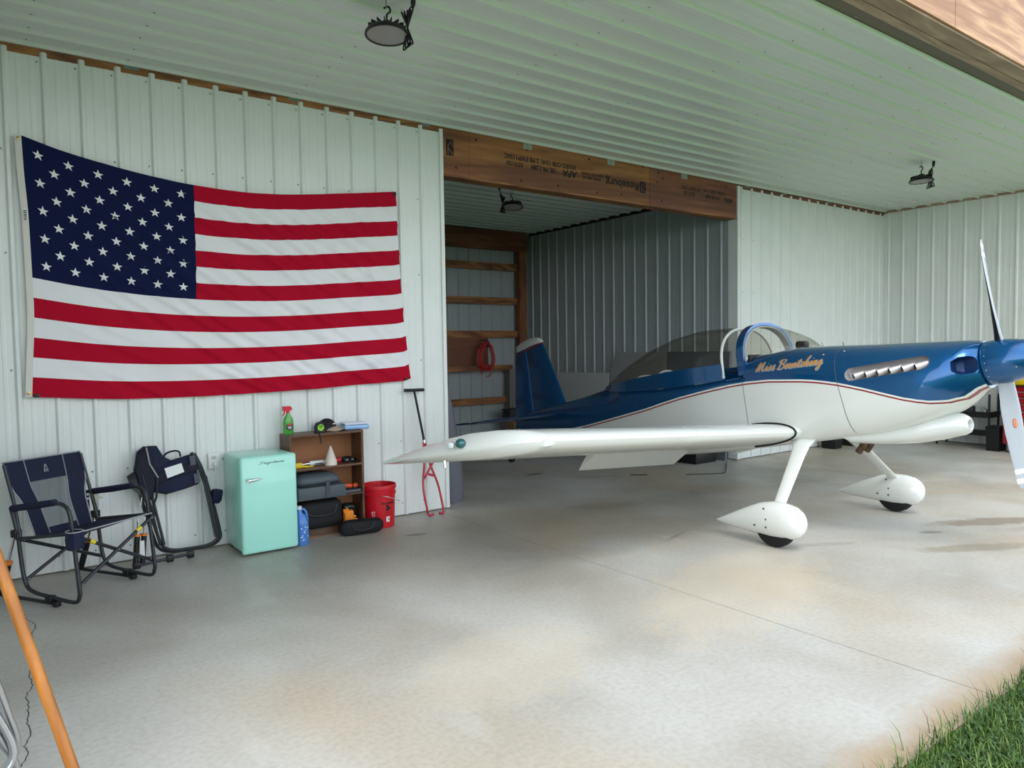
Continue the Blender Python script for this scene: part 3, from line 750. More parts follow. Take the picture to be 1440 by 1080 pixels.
    m6 = MB(); m6.ball(base, .036, 14, (1, 1, .9)); nl_ = part(m6, 'navigation_light', mat('green_lens' if sd < 0 else 'red_lens', (10, 92, 92) if sd < 0 else (150, 20, 20), .08, coat=1), plane)
    m7 = MB(); m7.box(ac(le+.085, sd*(wv+.05), wing_h(3.3)+.033), (.04, .07, .04), rot=Matrix.Rotation(sd*.7, 3, 'Z'), bev=.012); part(m7, 'strobe', mat('clear_lens', (210, 216, 216), .1, coat=1), nl_)
    m8 = MB(); m8.tube([ac(.62, sd*3.42, wing_h(3.3)-.06), ac(.62, sd*3.42, wing_h(3.3)-.105)], .012, 8); part(m8, 'tie_down_ring', M_CHROME, plane)
build_wing(-1); build_wing(1)

# --- tail surfaces
def vloft(secs, t):
    rg = []
    for h, le, te, tk in secs:
        rg.append([ac(le+x*(te-le), y*(te-le)*tk/t*1.0, h) for x, y in [(x, y-.10*.16*math.sin(PI*min(1, x**.75))*.9) for x, y in foil(12, t)]])
    return MB().loft(rg)
fin_te = lambda h: 4.02
def fin_le(h): return 3.30+(h-1.43)*(.333/.86)
mb = vloft([(h, fin_le(h), 3.985, .10) for h in (1.36, 1.6, 1.9, 2.1, 2.275)], .10); part(mb, 'tail_fin', M_BLUEP, plane)
rud_te = lambda h: 4.417-(h-1.28)*(.209/.96)
mb = vloft([(h, 3.99, rud_te(h), .10) for h in (1.10, 1.3, 1.6, 1.9, 2.1, 2.255)], .12); part(mb, 'rudder', M_BLUEP, plane)
# white fin cap with a red line
mb = MB(); rg = []
for k, (dh, a, b, tk) in enumerate(((0, 3.625, 4.20, .08), (.03, 3.637, 4.20, .08), (.075, 3.70, 4.19, .075), (.10, 3.80, 4.10, .06), (.11, 3.88, 4.0, .03))):
    rg.append([ac(a+x*(b-a), y*(b-a)*1.15, 2.285+dh-.075*((a+x*(b-a))-3.63)) for x, y in [(x, y-.10*.16*math.sin(PI*min(1, x**.75))*.9) for x, y in foil(12, tk*1.6)]])
mb.loft(rg); fc = part(mb, 'fin_cap', mat('cap_white', (205, 206, 200), .35), plane)
mb = MB(); rg = [[ac(3.612+x*.60, y*.66, 2.264+dh-.06*x) for x, y in [(x, y-.10*.16*math.sin(PI*min(1, x**.75))*.9) for x, y in foil(12, .115)]] for dh in (0, .011)]
mb.loft(rg); part(mb, 'cap_line', M_REDP, fc)
for sd in (-1, 1):
    rg = []
    for wv, le, te, tk in ((.04, 3.22, 3.95, .075), (.6, 3.44, 3.97, .075), (1.0, 3.60, 3.985, .07), (1.06, 3.68, 3.985, .05)):
        rg.append([ac(le+x*(te-le), sd*wv, 1.345+y*(te-le)) for x, y in [(x, y-.10*.16*math.sin(PI*min(1, x**.75))*.9) for x, y in foil(12, tk)]])
    part(MB().loft(rg), 'tailplane', M_BLUEP, plane)
    rg = []
    for wv, le, te, tk in ((.06, 3.99, 4.36, .08), (.6, 3.99, 4.33, .08), (.99, 3.99, 4.30, .07), (1.11, 3.80, 4.29, .05)):
        rg.append([ac(le+x*(te-le), sd*wv, 1.345+y*(te-le)+.02*x) for x, y in [(x, y-.10*.16*math.sin(PI*min(1, x**.75))*.9) for x, y in foil(12, tk)]])
    part(MB().loft(rg), 'elevator', M_BLUEP, plane)
# tailwheel
mb = MB(); mb.tube([ac(4.0, 0, 1.17), ac(4.3, 0, 1.04), ac(4.56, 0, .92)], [.016, .014, .012], 8); part(mb, 'tail_spring', M_BLACKM, plane)
tw = ac(4.60, 0, .83); tw.z = .075
mb = MB(); mb.lathe([(.02, -.03), (.06, -.03), (.074, -.015), (.074, .015), (.06, .03), (.02, .03)], tw, (1, 0, 0), 20); part(mb, 'tailwheel', M_TYRE, plane)
mb = MB(); mb.tube([ac(4.56, 0, .925), tw+Vector((.045, 0, .06)), tw+Vector((.045, 0, 0))], .008, 8); part(mb, 'tailwheel_fork', M_BLACKM, plane)

# --- main gear
for sd in (-1, 1):
    xw = XC+sd*.938; yw = -2.80
    top = Vector((XC+sd*.34, -2.66, .76)); bot = Vector((xw-sd*.03, -2.80, .30))
    rg = []
    for t_, ch, tk in ((-.1, .26, .09), (.03, .20, .062), (.12, .145, .044), (.25, .128, .038), (.6, .112, .034), (1.0, .098, .03)):
        p = top+(bot-top)*t_; dn = (bot-top).normalized(); cx_ = Vector((0, -1, 0)); cx_ = (cx_-dn*cx_.dot(dn)).normalized(); cy_ = dn.cross(cx_)
        rg.append([p+cx_*(.5*ch*math.cos(a))+cy_*(.5*tk*math.sin(a)) for a in [2*PI*k/20 for k in range(20)]])
    part(MB().loft(rg), 'gear_leg', M_WHITEP, plane)
    T = [(0, .112, .006, .008), (.06, .122, .026, .030), (.15, .140, .055, .055), (.28, .170, .092, .082), (.42, .197, .126, .100), (.54, .207, .140, .107), (.64, .209, .137, .105), (.72, .208, .122, .094), (.765, .207, .094, .072), (.79, .207, .058, .045), (.798, .207, .015, .012)]
    rg = []
    for d_, zc, hz, hw in T:
        rg.append([Vector((xw+hw*math.cos(a), -2.248-d_, zc+hz*math.sin(a))) for a in [2*PI*k/24 for k in range(24)]])
    pn = part(MB().loft(rg), 'wheel_pant', M_WHITEP, plane, smooth=60)
    mb = MB(); mb.lathe([(.05, -.055), (.135, -.055), (.155, -.045), (.163, -.02), (.163, .02), (.155, .045), (.135, .055), (.05, .055)], (xw, yw, .163), (1, 0, 0), 32); part(mb, 'main_wheel', M_TYRE, plane)
    mb = MB()
    for dy, z in ((.10, .16), (.0, .22), (.0, .16), (.02, .30)):
        mb.lathe([(.009, 0), (.007, .003), (.001, .003)], (xw-.104, yw+dy+.02, z), (-1, 0, 0), 8)
    part(mb, 'fastener', mat('dark_fastener', (70, 72, 74), .5), pn, kind='stuff')

# --- canopy, windscreen, hoops
M_GLASS = mat('smoked_canopy', (152, 152, 148), .03, trans=1.0, ior=1.02)
M_GLASS.node_tree.nodes['Principled BSDF'].inputs['Specular IOR Level'].default_value = .5
def tint_glass(nm, colr, f=.10):
    m = bpy.data.materials.new(nm); m.use_nodes = True; n = m.node_tree; n.nodes.remove(n.nodes['Principled BSDF']); out = n.nodes['Material Output']
    t = n.nodes.new('ShaderNodeBsdfTransparent'); t.inputs[0].default_value = rgb(colr); g = n.nodes.new('ShaderNodeBsdfGlossy'); g.inputs['Roughness'].default_value = .03
    lw = n.nodes.new('ShaderNodeLayerWeight'); lw.inputs[0].default_value = .5
    pw = n.nodes.new('ShaderNodeMath'); pw.operation = 'POWER'; pw.inputs[1].default_value = 4.5; n.links.new(lw.outputs['Facing'], pw.inputs[0])
    fr = n.nodes.new('ShaderNodeMath'); fr.operation = 'MULTIPLY_ADD'; fr.inputs[1].default_value = .55; fr.inputs[2].default_value = .035; n.links.new(pw.outputs[0], fr.inputs[0]); mx = n.nodes.new('ShaderNodeMixShader')
    n.links.new(fr.outputs[0], mx.inputs[0]); n.links.new(t.outputs[0], mx.inputs[1]); n.links.new(g.outputs[0], mx.inputs[2]); n.links.new(mx.outputs[0], out.inputs[0]); return m
M_CAN = tint_glass('smoked_acrylic', (226, 224, 218)); M_WS = tint_glass('windscreen_acrylic', (234, 232, 226))
def arch(s_, wb, hb_, ht, n=2.3, N=22, lean=0):
    out = []
    for k in range(N+1):
        a = PI-PI*k/N; c_, s2 = math.cos(a), math.sin(a)
        h_ = hb_+(ht-hb_)*abs(s2)**(2/n)
        out.append(ac(s_, wb*math.copysign(abs(c_)**(2/n), c_), h_))
    return out
# sliding canopy: blue skirt + bubble
T_CB = [(.66, 1.512), (1.24, 1.541), (1.7, 1.550), (2.1, 1.555), (2.45, 1.555), (2.56, 1.545)]
T_CTP = [(.66, 1.848), (.85, 1.885), (1.09, 1.910), (1.397, 1.898), (1.748, 1.842), (2.1, 1.738), (2.397, 1.622), (2.5, 1.575), (2.56, 1.547)]
T_CWD = [(.66, .405), (1.0, .41), (1.4, .385), (1.75, .33), (2.1, .25), (2.4, .14), (2.5, .08), (2.56, .02)]
ss = [.66, .8, .95, 1.1, 1.25, 1.4, 1.6, 1.8, 2.0, 2.15, 2.3, 2.42, 2.5, 2.555]
mb = MB(); mb.loft([arch(q, itp(T_CWD, q), itp(T_CB, q)-.01, itp(T_CTP, q)) for q in ss], closed=False, cap=False)
cn = part(mb, 'canopy', M_CAN, plane, smooth=60)
mb = MB(); T_SKL = [(.66, 1.368), (1.2, 1.385), (1.7, 1.41), (2.15, 1.455), (2.4, 1.49), (2.56, 1.52)]
for sg in (-1, 1):
    rg = []
    for q in ss:
        lo_h, hi_h, wv = itp(T_SKL, q), itp(T_CB, q)+.004, itp(T_CWD, q)
        rg.append([ac(q, sg*(max(wv, cw(q, lo_h)*1.0)+.005), lo_h), ac(q, sg*(wv+.010), hi_h), ac(q, sg*(wv-.010), hi_h), ac(q, sg*(wv-.006), lo_h)])
    mb.loft(rg)
part(mb, 'canopy_skirt', M_BLUEP, plane)
M_CREAM = mat('hoop_white', (222, 222, 214), .4)
mb = MB(); mb.tube([ac(.665, -.40, 1.385)]+arch(.66, .40, 1.50, 1.842, 2.3)+[ac(.665, .40, 1.385)], .0125, 8); part(mb, 'canopy_bow', M_CREAM, plane)
# windscreen hoop, blue outside and white inside
def hoop(s0, s1, wo, wi, ho, hi_, hb_, m, nm):
    mb = MB(); rg = []
    A = [ac(s0, -wo, hb_)]+arch(s0, wo, 1.50, ho)+[ac(s0, wo, hb_)]; B = [ac(s1, -wo, hb_)]+arch(s1, wo, 1.50, ho)+[ac(s1, wo, hb_)]
    D = [ac(s0, -wi, hb_)]+arch(s0, wi, 1.50, hi_)+[ac(s0, wi, hb_)]; E_ = [ac(s1, -wi, hb_)]+arch(s1, wi, 1.50, hi_)+[ac(s1, wi, hb_)]
    mb.loft([[a, b, e, d] for a, b, e, d in zip(A, B, E_, D)]); return part(mb, nm, m, plane)
hoop(.425, .50, .405, .375, 1.852, 1.822, 1.385, M_BLUEP, 'windscreen_hoop')
hoop(.43, .495, .374, .364, 1.821, 1.812, 1.39, M_CREAM, 'hoop_lining')
mb = MB(); sw = [.44, .36, .27, .18, .10, .03, -.015]
T_WT = [(-.018, 1.552), (.03, 1.592), (.10, 1.655), (.18, 1.71), (.27, 1.758), (.36, 1.80), (.44, 1.838)]
T_WW = [(-.018, .05), (.03, .20), (.10, .285), (.18, .33), (.27, .365), (.44, .395)]
mb.loft([arch(q, itp(T_WW, q), 1.535, itp(T_WT, q), 2.2) for q in sw], closed=False, cap=False); part(mb, 'windscreen', M_WS, plane, smooth=60)
# cockpit fittings
mb = MB(); mb.box(ac(.20, .17, 1.60), (.085, .10, .07), bev=.02); mb.tube([ac(.22, .17, 1.55), ac(.21, .17, 1.60)], .012, 8); part(mb, 'dash_instrument', M_BLACK, plane)
mb = MB(); mb.prism([ac(.40, -.37, 1.40), ac(.40, .37, 1.40), ac(.40, .34, 1.555), ac(.40, -.34, 1.555)], ac(.02, 0, 0)-ac(0, 0, 0)); part(mb, 'instrument_panel', M_BLACK, plane)
for s_, hh in ((1.05, 1.50), (1.82, 1.60)):
    mb = MB(); rg = []
    for dh, wd, dp in ((.9, .22, .05), (1.2, .22, .06), (hh-.12, .20, .06), (hh-.03, .15, .05), (hh, .08, .03)):
        rg.append([ac(s_+(dh-.9)*.22+dp*math.sin(a), wd*math.cos(a), dh) for a in [2*PI*k/16 for k in range(16)]])
    mb.loft(rg); part(mb, 'seat_back', mat('seat_cream', (206, 204, 194), .7), plane)
mb = MB(); mb.tube([ac(1.62, .20*math.cos(a)-.05, 1.46+.135*math.sin(a)) for a in [PI*k/16 for k in range(17)]], .011, 8); part(mb, 'roll_bar', M_CREAM, plane)
mb = MB(); mb.tube([ac(.50, -.30, 1.36), ac(.56, -.33, 1.43), ac(.66, -.36, 1.45)], .009, 6); part(mb, 'cockpit_cable', M_BLACK, plane)
for s_ in (-.27, -.42): mb = MB(); mb.ball(ac(s_, -(cw(s_, 1.44)+.0), 1.435), .011, 8, (1, 1, .6)); part(mb, 'cowl_fastener', M_LOUV, plane)
mb = MB(); mb.tube([ac(-.12, -.05, 1.525), ac(-.12, -.05, 1.565)], .004, 6); part(mb, 'hinge_pin', M_CHROME, plane); mb = MB(); mb.tube([ac(-.30, -.05, 1.505), ac(-.30, -.05, 1.53)], .004, 6); part(mb, 'hinge_pin', M_CHROME, plane)

# ================================================================== FLAG
F_TOP = [(-3.353, 3.045), (-3.12, 2.976), (-2.838, 2.917), (-2.536, 2.869), (-2.245, 2.84), (-1.862, 2.829), (-1.485, 2.853), (-1.079, 2.906), (-.521, 2.985)]
F_BOT = [(-3.36, 1.263), (-2.801, 1.22), (-2.152, 1.212), (-1.402, 1.228), (-.982, 1.245), (-.527, 1.262), (-.421, 1.285)]
F_LEF = [(-3.353, 3.045), (-3.346, 2.783), (-3.333, 2.515), (-3.327, 2.076), (-3.327, 1.802), (-3.344, 1.528), (-3.36, 1.263)]
F_RIG = [(-.521, 2.985), (-.509, 2.587), (-.488, 2.17), (-.463, 1.806), (-.43, 1.466), (-.421, 1.285)]
def sampler(pts):
    c = cr([(a, b, 0) for a, b in pts], 10); L = [0]
    for a, b in zip(c, c[1:]): L.append(L[-1]+(b-a).length)
    def f(t):
        d = t*L[-1]
        for i in range(len(L)-1):
            if d <= L[i+1] or i == len(L)-2:
                q = (d-L[i])/max(1e-9, L[i+1]-L[i]); return c[i].lerp(c[i+1], min(1, q))
    return f
ft, fb, fl_, fr_ = map(sampler, (F_TOP, F_BOT, F_LEF, F_RIG))
def flag_xz(u, v):
    """u 0..1 across, v 0 (top)..1 (bottom)"""
    c00, c10, c01, c11 = ft(0), ft(1), fb(0), fb(1)
    p = ft(u)*(1-v)+fb(u)*v+fl_(v)*(1-u)+fr_(v)*u-(c00*(1-u)*(1-v)+c10*u*(1-v)+c01*(1-u)*v+c11*u*v)
    return p
def flag_p(u, v, off=0):
    p = flag_xz(u-.018*(min(v, 7/13)/(7/13))*math.sin(PI*u), v); x, z = p.x, p.y
    # creases fan out from the two top corners where it is pinned
    e = min(1, 6*u, 6*(1-u)+.3, 6*v+.2)
    d1 = noise.noise(Vector(((x*.55+z*1.0)*2.6, (x*1.0-z*.55)*.45, 1.7)))*.022
    rg_ = lambda q: max(0, 1-2.2*abs(q))**2
    d2 = rg_(noise.noise(Vector(((x*.62+z)*7.5, (x-z*.6)*.8, 5.1))))*.032*min(1, .4+u*1.2)
    d2 += rg_(noise.noise(Vector(((z-x*.7)*6.5, (x+z)*.7, 9.3))))*.028*max(0, u-.42)*2
    d2 += noise.noise(Vector((x*6, z*6, 2.2)))*.006
    d3 = .010*math.sin(u*9+v*2)*v
    fold = -.02*max(0, (u-.93)/.07)*max(0, (v-.93)/.07)
    y = -.040-(d1+d2+d3)*e+.0-off+fold
    return Vector((x, min(y, -.024-off), z))
flag = thing('flag', 'large stars-and-stripes flag sagging from its top corners on the white metal wall', 'flag', (-1.9, 0, 1.21))
M_RED = mat('flag_red', (170, 8, 40), .8, spec=.15, bump=.06, bscale=400); M_WHT = mat('flag_white', (226, 226, 228), .8, spec=.15, bump=.06, bscale=400); M_FNAVY = mat('flag_navy', (14, 24, 62), .8, spec=.15, bump=.06, bscale=400)
def flag_patch(u0, u1, v0, v1, nu, nv, m, nm):
    mb = MB(); P = [[flag_p(u0+(u1-u0)*i/nu, v0+(v1-v0)*j/nv) for i in range(nu+1)] for j in range(nv+1)]
    mb.add([p for r in P for p in r], [(j*(nu+1)+i, j*(nu+1)+i+1, (j+1)*(nu+1)+i+1, (j+1)*(nu+1)+i) for j in range(nv) for i in range(nu)])
    return part(mb, nm, m, flag, smooth=80)
UC, VC = .391, 7/13
flag_patch(0, UC, 0, VC, 60, 44, M_FNAVY, 'canton')
for k in range(13):
    u0 = UC if k < 7 else 0
    flag_patch(u0, 1, k/13, (k+1)/13, 90 if k < 7 else 150, 7, M_RED if k % 2 == 0 else M_WHT, 'red_stripe' if k % 2 == 0 else 'white_stripe')
for r in range(9):
    n = 6 if r % 2 == 0 else 5
    for k in range(n):
        cu = UC*((2*k+1+(r % 2))/12); cv = VC*((r+1)/10); mb = MB(); pts = []
        R0 = .036
        for q in range(10):
            rr = R0 if q % 2 == 0 else R0*.40; a = PI/2+q*PI/5
            pts.append(flag_p(cu+rr*math.cos(a)/2.86, cv-rr*math.sin(a)/1.75, .0022))
        ctr = sum(pts, Vector())/10; mb.add(pts+[flag_p(cu, cv, .003)], [(q, (q+1) % 10, 10) for q in range(10)])
        part(mb, 'star', M_WHT, flag, smooth=0)
mb = MB(); H = []
for i in range(31):
    v = i/30; p = flag_p(0, v); q = p+Vector((-.040, .004, .002)); H.append((p, q))
mb.add([a for a, b in H]+[b for a, b in H], [(i, i+1, 31+i+1, 31+i) for i in range(30)])
hdg = part(mb, 'heading', mat('canvas_heading', (214, 212, 204), .8), flag, smooth=0)
for v in (.012, .985):
    p = flag_p(0, v)+Vector((-.02, -.004, 0)); mb = MB(); mb.lathe([(.005, 0), (.011, .001), (.011, .003), (.005, .004)], p, (0, -1, 0), 12, cap=False); part(mb, 'grommet', mat('brass', (190, 160, 90), .3, metal=1), hdg)
mb = MB(); p = flag_p(0, .30); mb.bx((p.x-.032, p.y-.004, p.z-.045), (p.x-.004, p.y-.002, p.z+.045)); lb = part(mb, 'label_tag', M_SCREEN, hdg, smooth=0)
mb = MB()
for k in range(6): mb.bx((p.x-.028, p.y-.006, p.z-.036+.012*k), (p.x-.010, p.y-.004, p.z-.030+.012*k))
part(mb, 'print_lines', M_DARK, hdg, smooth=0, kind='stuff')
for (u, v) in ((.998, .012), (.012, .993), (.985, .992)):
    p = flag_p(u, v); mb = MB(); mb.box((p.x-.008, p.y-.006, p.z), (.03, .012, .026), bev=.003); part(mb, 'corner_clip', M_BLACK, flag)

# ================================================================== HANGING LAMPS
def lamp(name, label, loc, rz, tilt, drop):
    t = thing(name, label, 'lamp', (0, 0, 0), 0, None)
    R_ = Matrix.Rotation(tilt, 3, 'X')
    def prt(mb, nm, m, **k):
        mb.v = [tuple(R_ @ Vector(v)) if k.get('tilt', 1) else v for v in mb.v]; k.pop('tilt', None)
        return part(mb, nm, m, t, world=False, **k)
    mb = MB(); mb.lathe([(.002, .085), (.03, .085), (.035, .06), (.075, .05), (.12, .03), (.134, .012), (.134, 0), (.122, 0), (.122, .006), (.001, .006)], seg=36); prt(mb, 'housing', M_BLACK)
    mb = MB(); mb.lathe([(.121, .004), (.06, .001), (.001, 0)], seg=36); prt(mb, 'lens', mat('lamp_lens_grey', (150, 146, 146), .35))
    mb = MB()
    for k in range(16):
        a = 2*PI*k/16; mb.box((.085*math.cos(a), .085*math.sin(a), .052), (.06, .004, .02), rot=Matrix.Rotation(a, 3, 'Z'))
    prt(mb, 'cooling_fins', M_BLACK, kind='stuff')
    mb = MB(); mb.tube(cr([(0, 0, .08), (0, 0, .13), (.02, 0, .15), (.01, 0, .18), (-.02, 0, .17)], 5), .006, 8); prt(mb, 'hook', M_BLACKM)
    top = drop
    mb = MB(); mb.tube([(-.002, 0, .165), (.0, 0, top)], .004, 6); prt(mb, 'hanging_wire', M_GALV, tilt=0)
    cx_ = .125
    mb = MB()
    for k in range(5):
        a = .35*(k-2); P = [(cx_+.01*math.sin(a*2), .01*k-.02, .09)] ; 
        P = cr([(cx_, 0, .05), (cx_+.05*math.sin(a), .012*(k-2), .13+.01*k), (cx_+.02*math.sin(a), .02*math.cos(k), .10), (cx_, 0, .045), (cx_-.05*math.sin(a), .012*(k-2), -.05-.006*k), (cx_+.012, .01, -.03), (cx_, 0, .04)], 5)
        mb.tube(P, .0052, 6)
    prt(mb, 'cord_bundle', M_BLACK, tilt=0)
    mb = MB(); mb.tube(cr([(cx_, 0, .08), (cx_+.01, 0, .15), (cx_+.035, .0, top-.05)], 5), .0045, 6); cdp = prt(mb, 'power_cord', M_BLACK, tilt=0)
    mb = MB(); mb.tube([(cx_+.033, 0, top-.07), (cx_+.036, 0, top-.045), (cx_+.038, 0, top-.002)], [.007, .015, .017], 10); part(mb, 'plug', M_BLACK, cdp, world=False)
    t.location = loc; t.rotation_euler = (0, 0, rz); return t
lamp('pendant_lamp', 'round black pendant lamp with a cord bundle, above and right of the flag', (-1.585, -1.99, 3.455), -.62, -.08, .232)
lamp('pendant_lamp', 'round black pendant lamp near the far right corner, above the propeller', (5.43, -1.93, 3.44), -.45, -.04, .245)
lamp('pendant_lamp', 'round black pendant lamp inside the dark bay behind the header beam', (1.87, 1.38, 3.31), 2.55, .16, .275)

# ================================================================== CAMP CHAIRS
M_FRAME = mat('powder_coat', (52, 54, 58), .4, metal=.4); M_PIP = mat('grey_piping', (150, 152, 156), .7)
M_MESH = mat('mesh_grey', (104, 110, 114), .85, alpha=.62, bump=.2, bscale=500); M_YEL = mat('yellow_sticker', (226, 204, 40), .5)
def Q(x, F, z): return Vector((x, -F, z))
ch = thing('camp_chair', 'unfolded navy rocking camp chair with grey mesh back, at the left edge', 'chair', (0, 0, 0))
def cp(mb, nm, m, parent=None, **k): return part(mb, nm, m, parent or ch, world=False, **k)
for sx in (-1, 1):
    x = .285*sx
    mb = MB(); mb.tube(cr([Q(x, -.31, .58), Q(x, -.1, .615), Q(x, .08, .645), Q(x, .155, .635), Q(x, .195, .58), Q(x, .215, .42), Q(x, .245, .16), Q(x, .245, .085), Q(x, .20, .045), Q(x, 0, .058), Q(x, -.14, .075), Q(x, -.205, .115), Q(x, -.235, .22), Q(x, -.26, .42), Q(x, -.31, .60)], 5), .0125, 8)
    cp(mb, 'side_frame', M_FRAME)
    mb = MB(); mb.tube([Q(x, -.30, .592), Q(x, -.1, .622), Q(x, .075, .652)], [.021, .023, .021], 10); cp(mb, 'armrest', M_NAVY)
    mb = MB(); mb.tube([Q(x*.98, -.245, .40), Q(x*.95, -.30, .62), Q(x*.95, -.375, .86)], .011, 8); cp(mb, 'back_post', M_FRAME)
    mb = MB(); mb.tube([Q(x, -.45, .028), Q(x, .045, .02)], .012, 8); fb_ = cp(mb, 'rocker_base', M_FRAME)
    mb = MB(); mb.box(Q(x, 0, .042), (.045, .05, .05), bev=.006); cp(mb, 'base_clamp', M_BLACK, fb_)
    mb = MB(); mb.box(Q(x, .05, .02), (.04, .04, .035), bev=.008); cp(mb, 'foot', M_BLACK, fb_)
    mb = MB(); mb.tube([Q(x, -.44, .03), Q(x, -.36, .235)], .021, 12); ps = cp(mb, 'piston', M_BLACK)
    mb = MB(); mb.tube([Q(x, -.36, .235), Q(x, -.355, .247)], .025, 12); cp(mb, 'piston_collar', M_ORANGE, ps)
    mb = MB(); mb.tube([Q(x, -.36, .24), Q(x, -.285, .43)], .008, 8); cp(mb, 'piston_rod', M_CHROME, ps)
    mb = MB(); mb.box(Q(x, -.275, .435), (.05, .045, .05), bev=.008); cp(mb, 'hinge', M_BLACK)
    mb = MB(); mb.tube([Q(x, -.27, .40), Q(x*.97, .24, .47)], .011, 8); cp(mb, 'seat_rail', M_FRAME)
for Fy, z0, z1 in ((.235, .15, .455), (-.225, .14, .40)):
    for sx in (-1, 1):
        dy = .012*sx
        mb = MB(); mb.tube([Q(-.285*sx, Fy+dy, z0), Q(.285*sx, Fy+dy, z1)], .0115, 8); b_ = cp(mb, 'cross_brace', M_FRAME)
        if Fy > 0:
            p0, p1 = Q(-.285*sx, Fy+dy, z0), Q(.285*sx, Fy+dy, z1)
            mb = MB(); c0 = p0.lerp(p1, .76); c1 = p0.lerp(p1, .82); mb.tube([c0+Vector((0, -.0015, .001)), c1+Vector((0, -.0015, .001))], .0122, 8); cp(mb, 'warning_sticker', M_YEL, b_)
        mb = MB()
        for t_ in (.03, .5, .97): mb.ball(Q(-.285*sx, Fy+dy, z0).lerp(Q(.285*sx, Fy+dy, z1), t_)+Vector((0, -.012, 0)), .0055, 6)
        cp(mb, 'rivets', M_CHROME, b_, kind='stuff')
# fabric: seat, back with mesh window
def grid(fn, nu, nv, th=None):
    mb = MB(); P = [fn(i/nu, j/nv) for j in range(nv+1) for i in range(nu+1)]
    mb.add(P, [(j*(nu+1)+i, j*(nu+1)+i+1, (j+1)*(nu+1)+i+1, (j+1)*(nu+1)+i) for j in range(nv) for i in range(nu)]); return mb
def seat(u, v): return Q(-.27+.54*u, .255-.50*v, .478-.085*v-.035*math.sin(PI*u)*math.sin(PI*min(1, v*1.1)))
o = cp(grid(seat, 16, 12), 'seat', M_NAVY, smooth=80)
for vv in (0.0,):
    mb = MB(); mb.tube([seat(i/16, vv) for i in range(17)], .005, 6); cp(mb, 'seat_piping', M_PIP, o)
def back(u, v):
    """v 0 top..1 bottom; the panel flares in its upper half"""
    wv = .275 if v < .05 else itp([(0, .275), (.35, .262), (.52, .225), (.62, .215), (1, .205)], v)
    z = .875-.49*v+.012*math.cos(PI*u)*0; F = -.385+.175*v-.02*math.sin(PI*u)*math.sin(PI*v)
    return Q((-1+2*u)*wv, F+.0, z)
bk = cp(grid(lambda u, v: back(u*.25, v), 6, 16), 'back_panel', M_NAVY, smooth=80)
cp(grid(lambda u, v: back(.75+u*.25, v), 6, 16), 'back_panel', M_NAVY, smooth=80)
cp(grid(lambda u, v: back(.25+u*.5, v*.30), 8, 6), 'back_panel', M_NAVY, smooth=80)
cp(grid(lambda u, v: back(.25+u*.5, .90+v*.10), 8, 3), 'back_panel', M_NAVY, smooth=80)
cp(grid(lambda u, v: back(.25+u*.5, .30+v*.60), 8, 10), 'mesh_window', M_MESH, smooth=80)
mb = MB(); mb.tube([back(i/16, 0) for i in range(17)]+[back(1, j/16) for j in range(1, 17)]+[back(1-i/16, 1) for i in range(1, 17)]+[back(0, 1-j/16) for j in range(1, 16)], .005, 6, loop=True); cp(mb, 'back_piping', M_PIP)
for u in (.25, .75): mb = MB(); mb.tube([back(u, j/16)+Vector((0, -.003, 0)) for j in range(17)], .0028, 6); cp(mb, 'back_piping', M_PIP)
# little pale badge on the back: triangle over letters
mb = MB(); e = lambda du, dv: back(.5+du, .15+dv)+Vector((0, -.004, 0))
mb.add([e(-.035, .05), e(.035, .05), e(.010, -.05), e(-.010, -.05)], [(0, 1, 2, 3)]); lg = cp(mb, 'badge', M_PIP, smooth=0)
mb = MB(); e2 = lambda du, dv: back(.5+du, .15+dv)+Vector((0, -.006, 0))
mb.add([e2(-.016, .012), e2(.016, .012), e2(0, -.032)], [(0, 1, 2)]); text_mb('GCI', .016, lambda a, b: back(.5+a/.5, .15+.036-b/.49)+Vector((0, -.006, 0)), mb, bold=.0006); cp(mb, 'badge_print', M_NAVY, lg, smooth=0)
mb = MB(); mb.lathe([(.034, 0), (.048, .0), (.052, .06), (.046, .105), (.040, .105), (.042, .05), (.034, .01)], Q(-.30, .245, .385), (0, 0, 1), 8, cap=False); mb.lathe([(.001, 0), (.04, 0)], Q(-.30, .245, .387), (0, 0, 1), 8); cup = cp(mb, 'cup_holder', M_NAVY)
mb = MB(); mb.tube([Q(-.30+.047*math.cos(a), .245+.047*math.sin(a), .49) for a in [2*PI*k/16 for k in range(16)]], .004, 6, loop=True); cp(mb, 'cup_piping', M_PIP, cup)
mb = MB(); mb.box(Q(.235, -.32, .53), (.085, .012, .15), bev=.004); tg = cp(mb, 'hang_tag', mat('tag_dark', (30, 36, 58), .5))
mb = MB()
for i in range(3):
    for j in range(2): mb.box(Q(.21+.026*i, -.312, .575-.03*j), (.016, .002, .014))
cp(mb, 'tag_print', M_SCREEN, tg, kind='stuff', smooth=0)
mb = MB(); mb.prism([Q(.27, -.30, .60), Q(.36, -.28, .53), Q(.28, -.30, .53)], Vector((0, .002, 0))); cp(mb, 'paper_tag', mat('tag_paper', (190, 186, 172), .7), tg)
ch.location = (-3.12, -.62, 0); ch.rotation_euler = (0, 0, math.atan2(.55, .835))

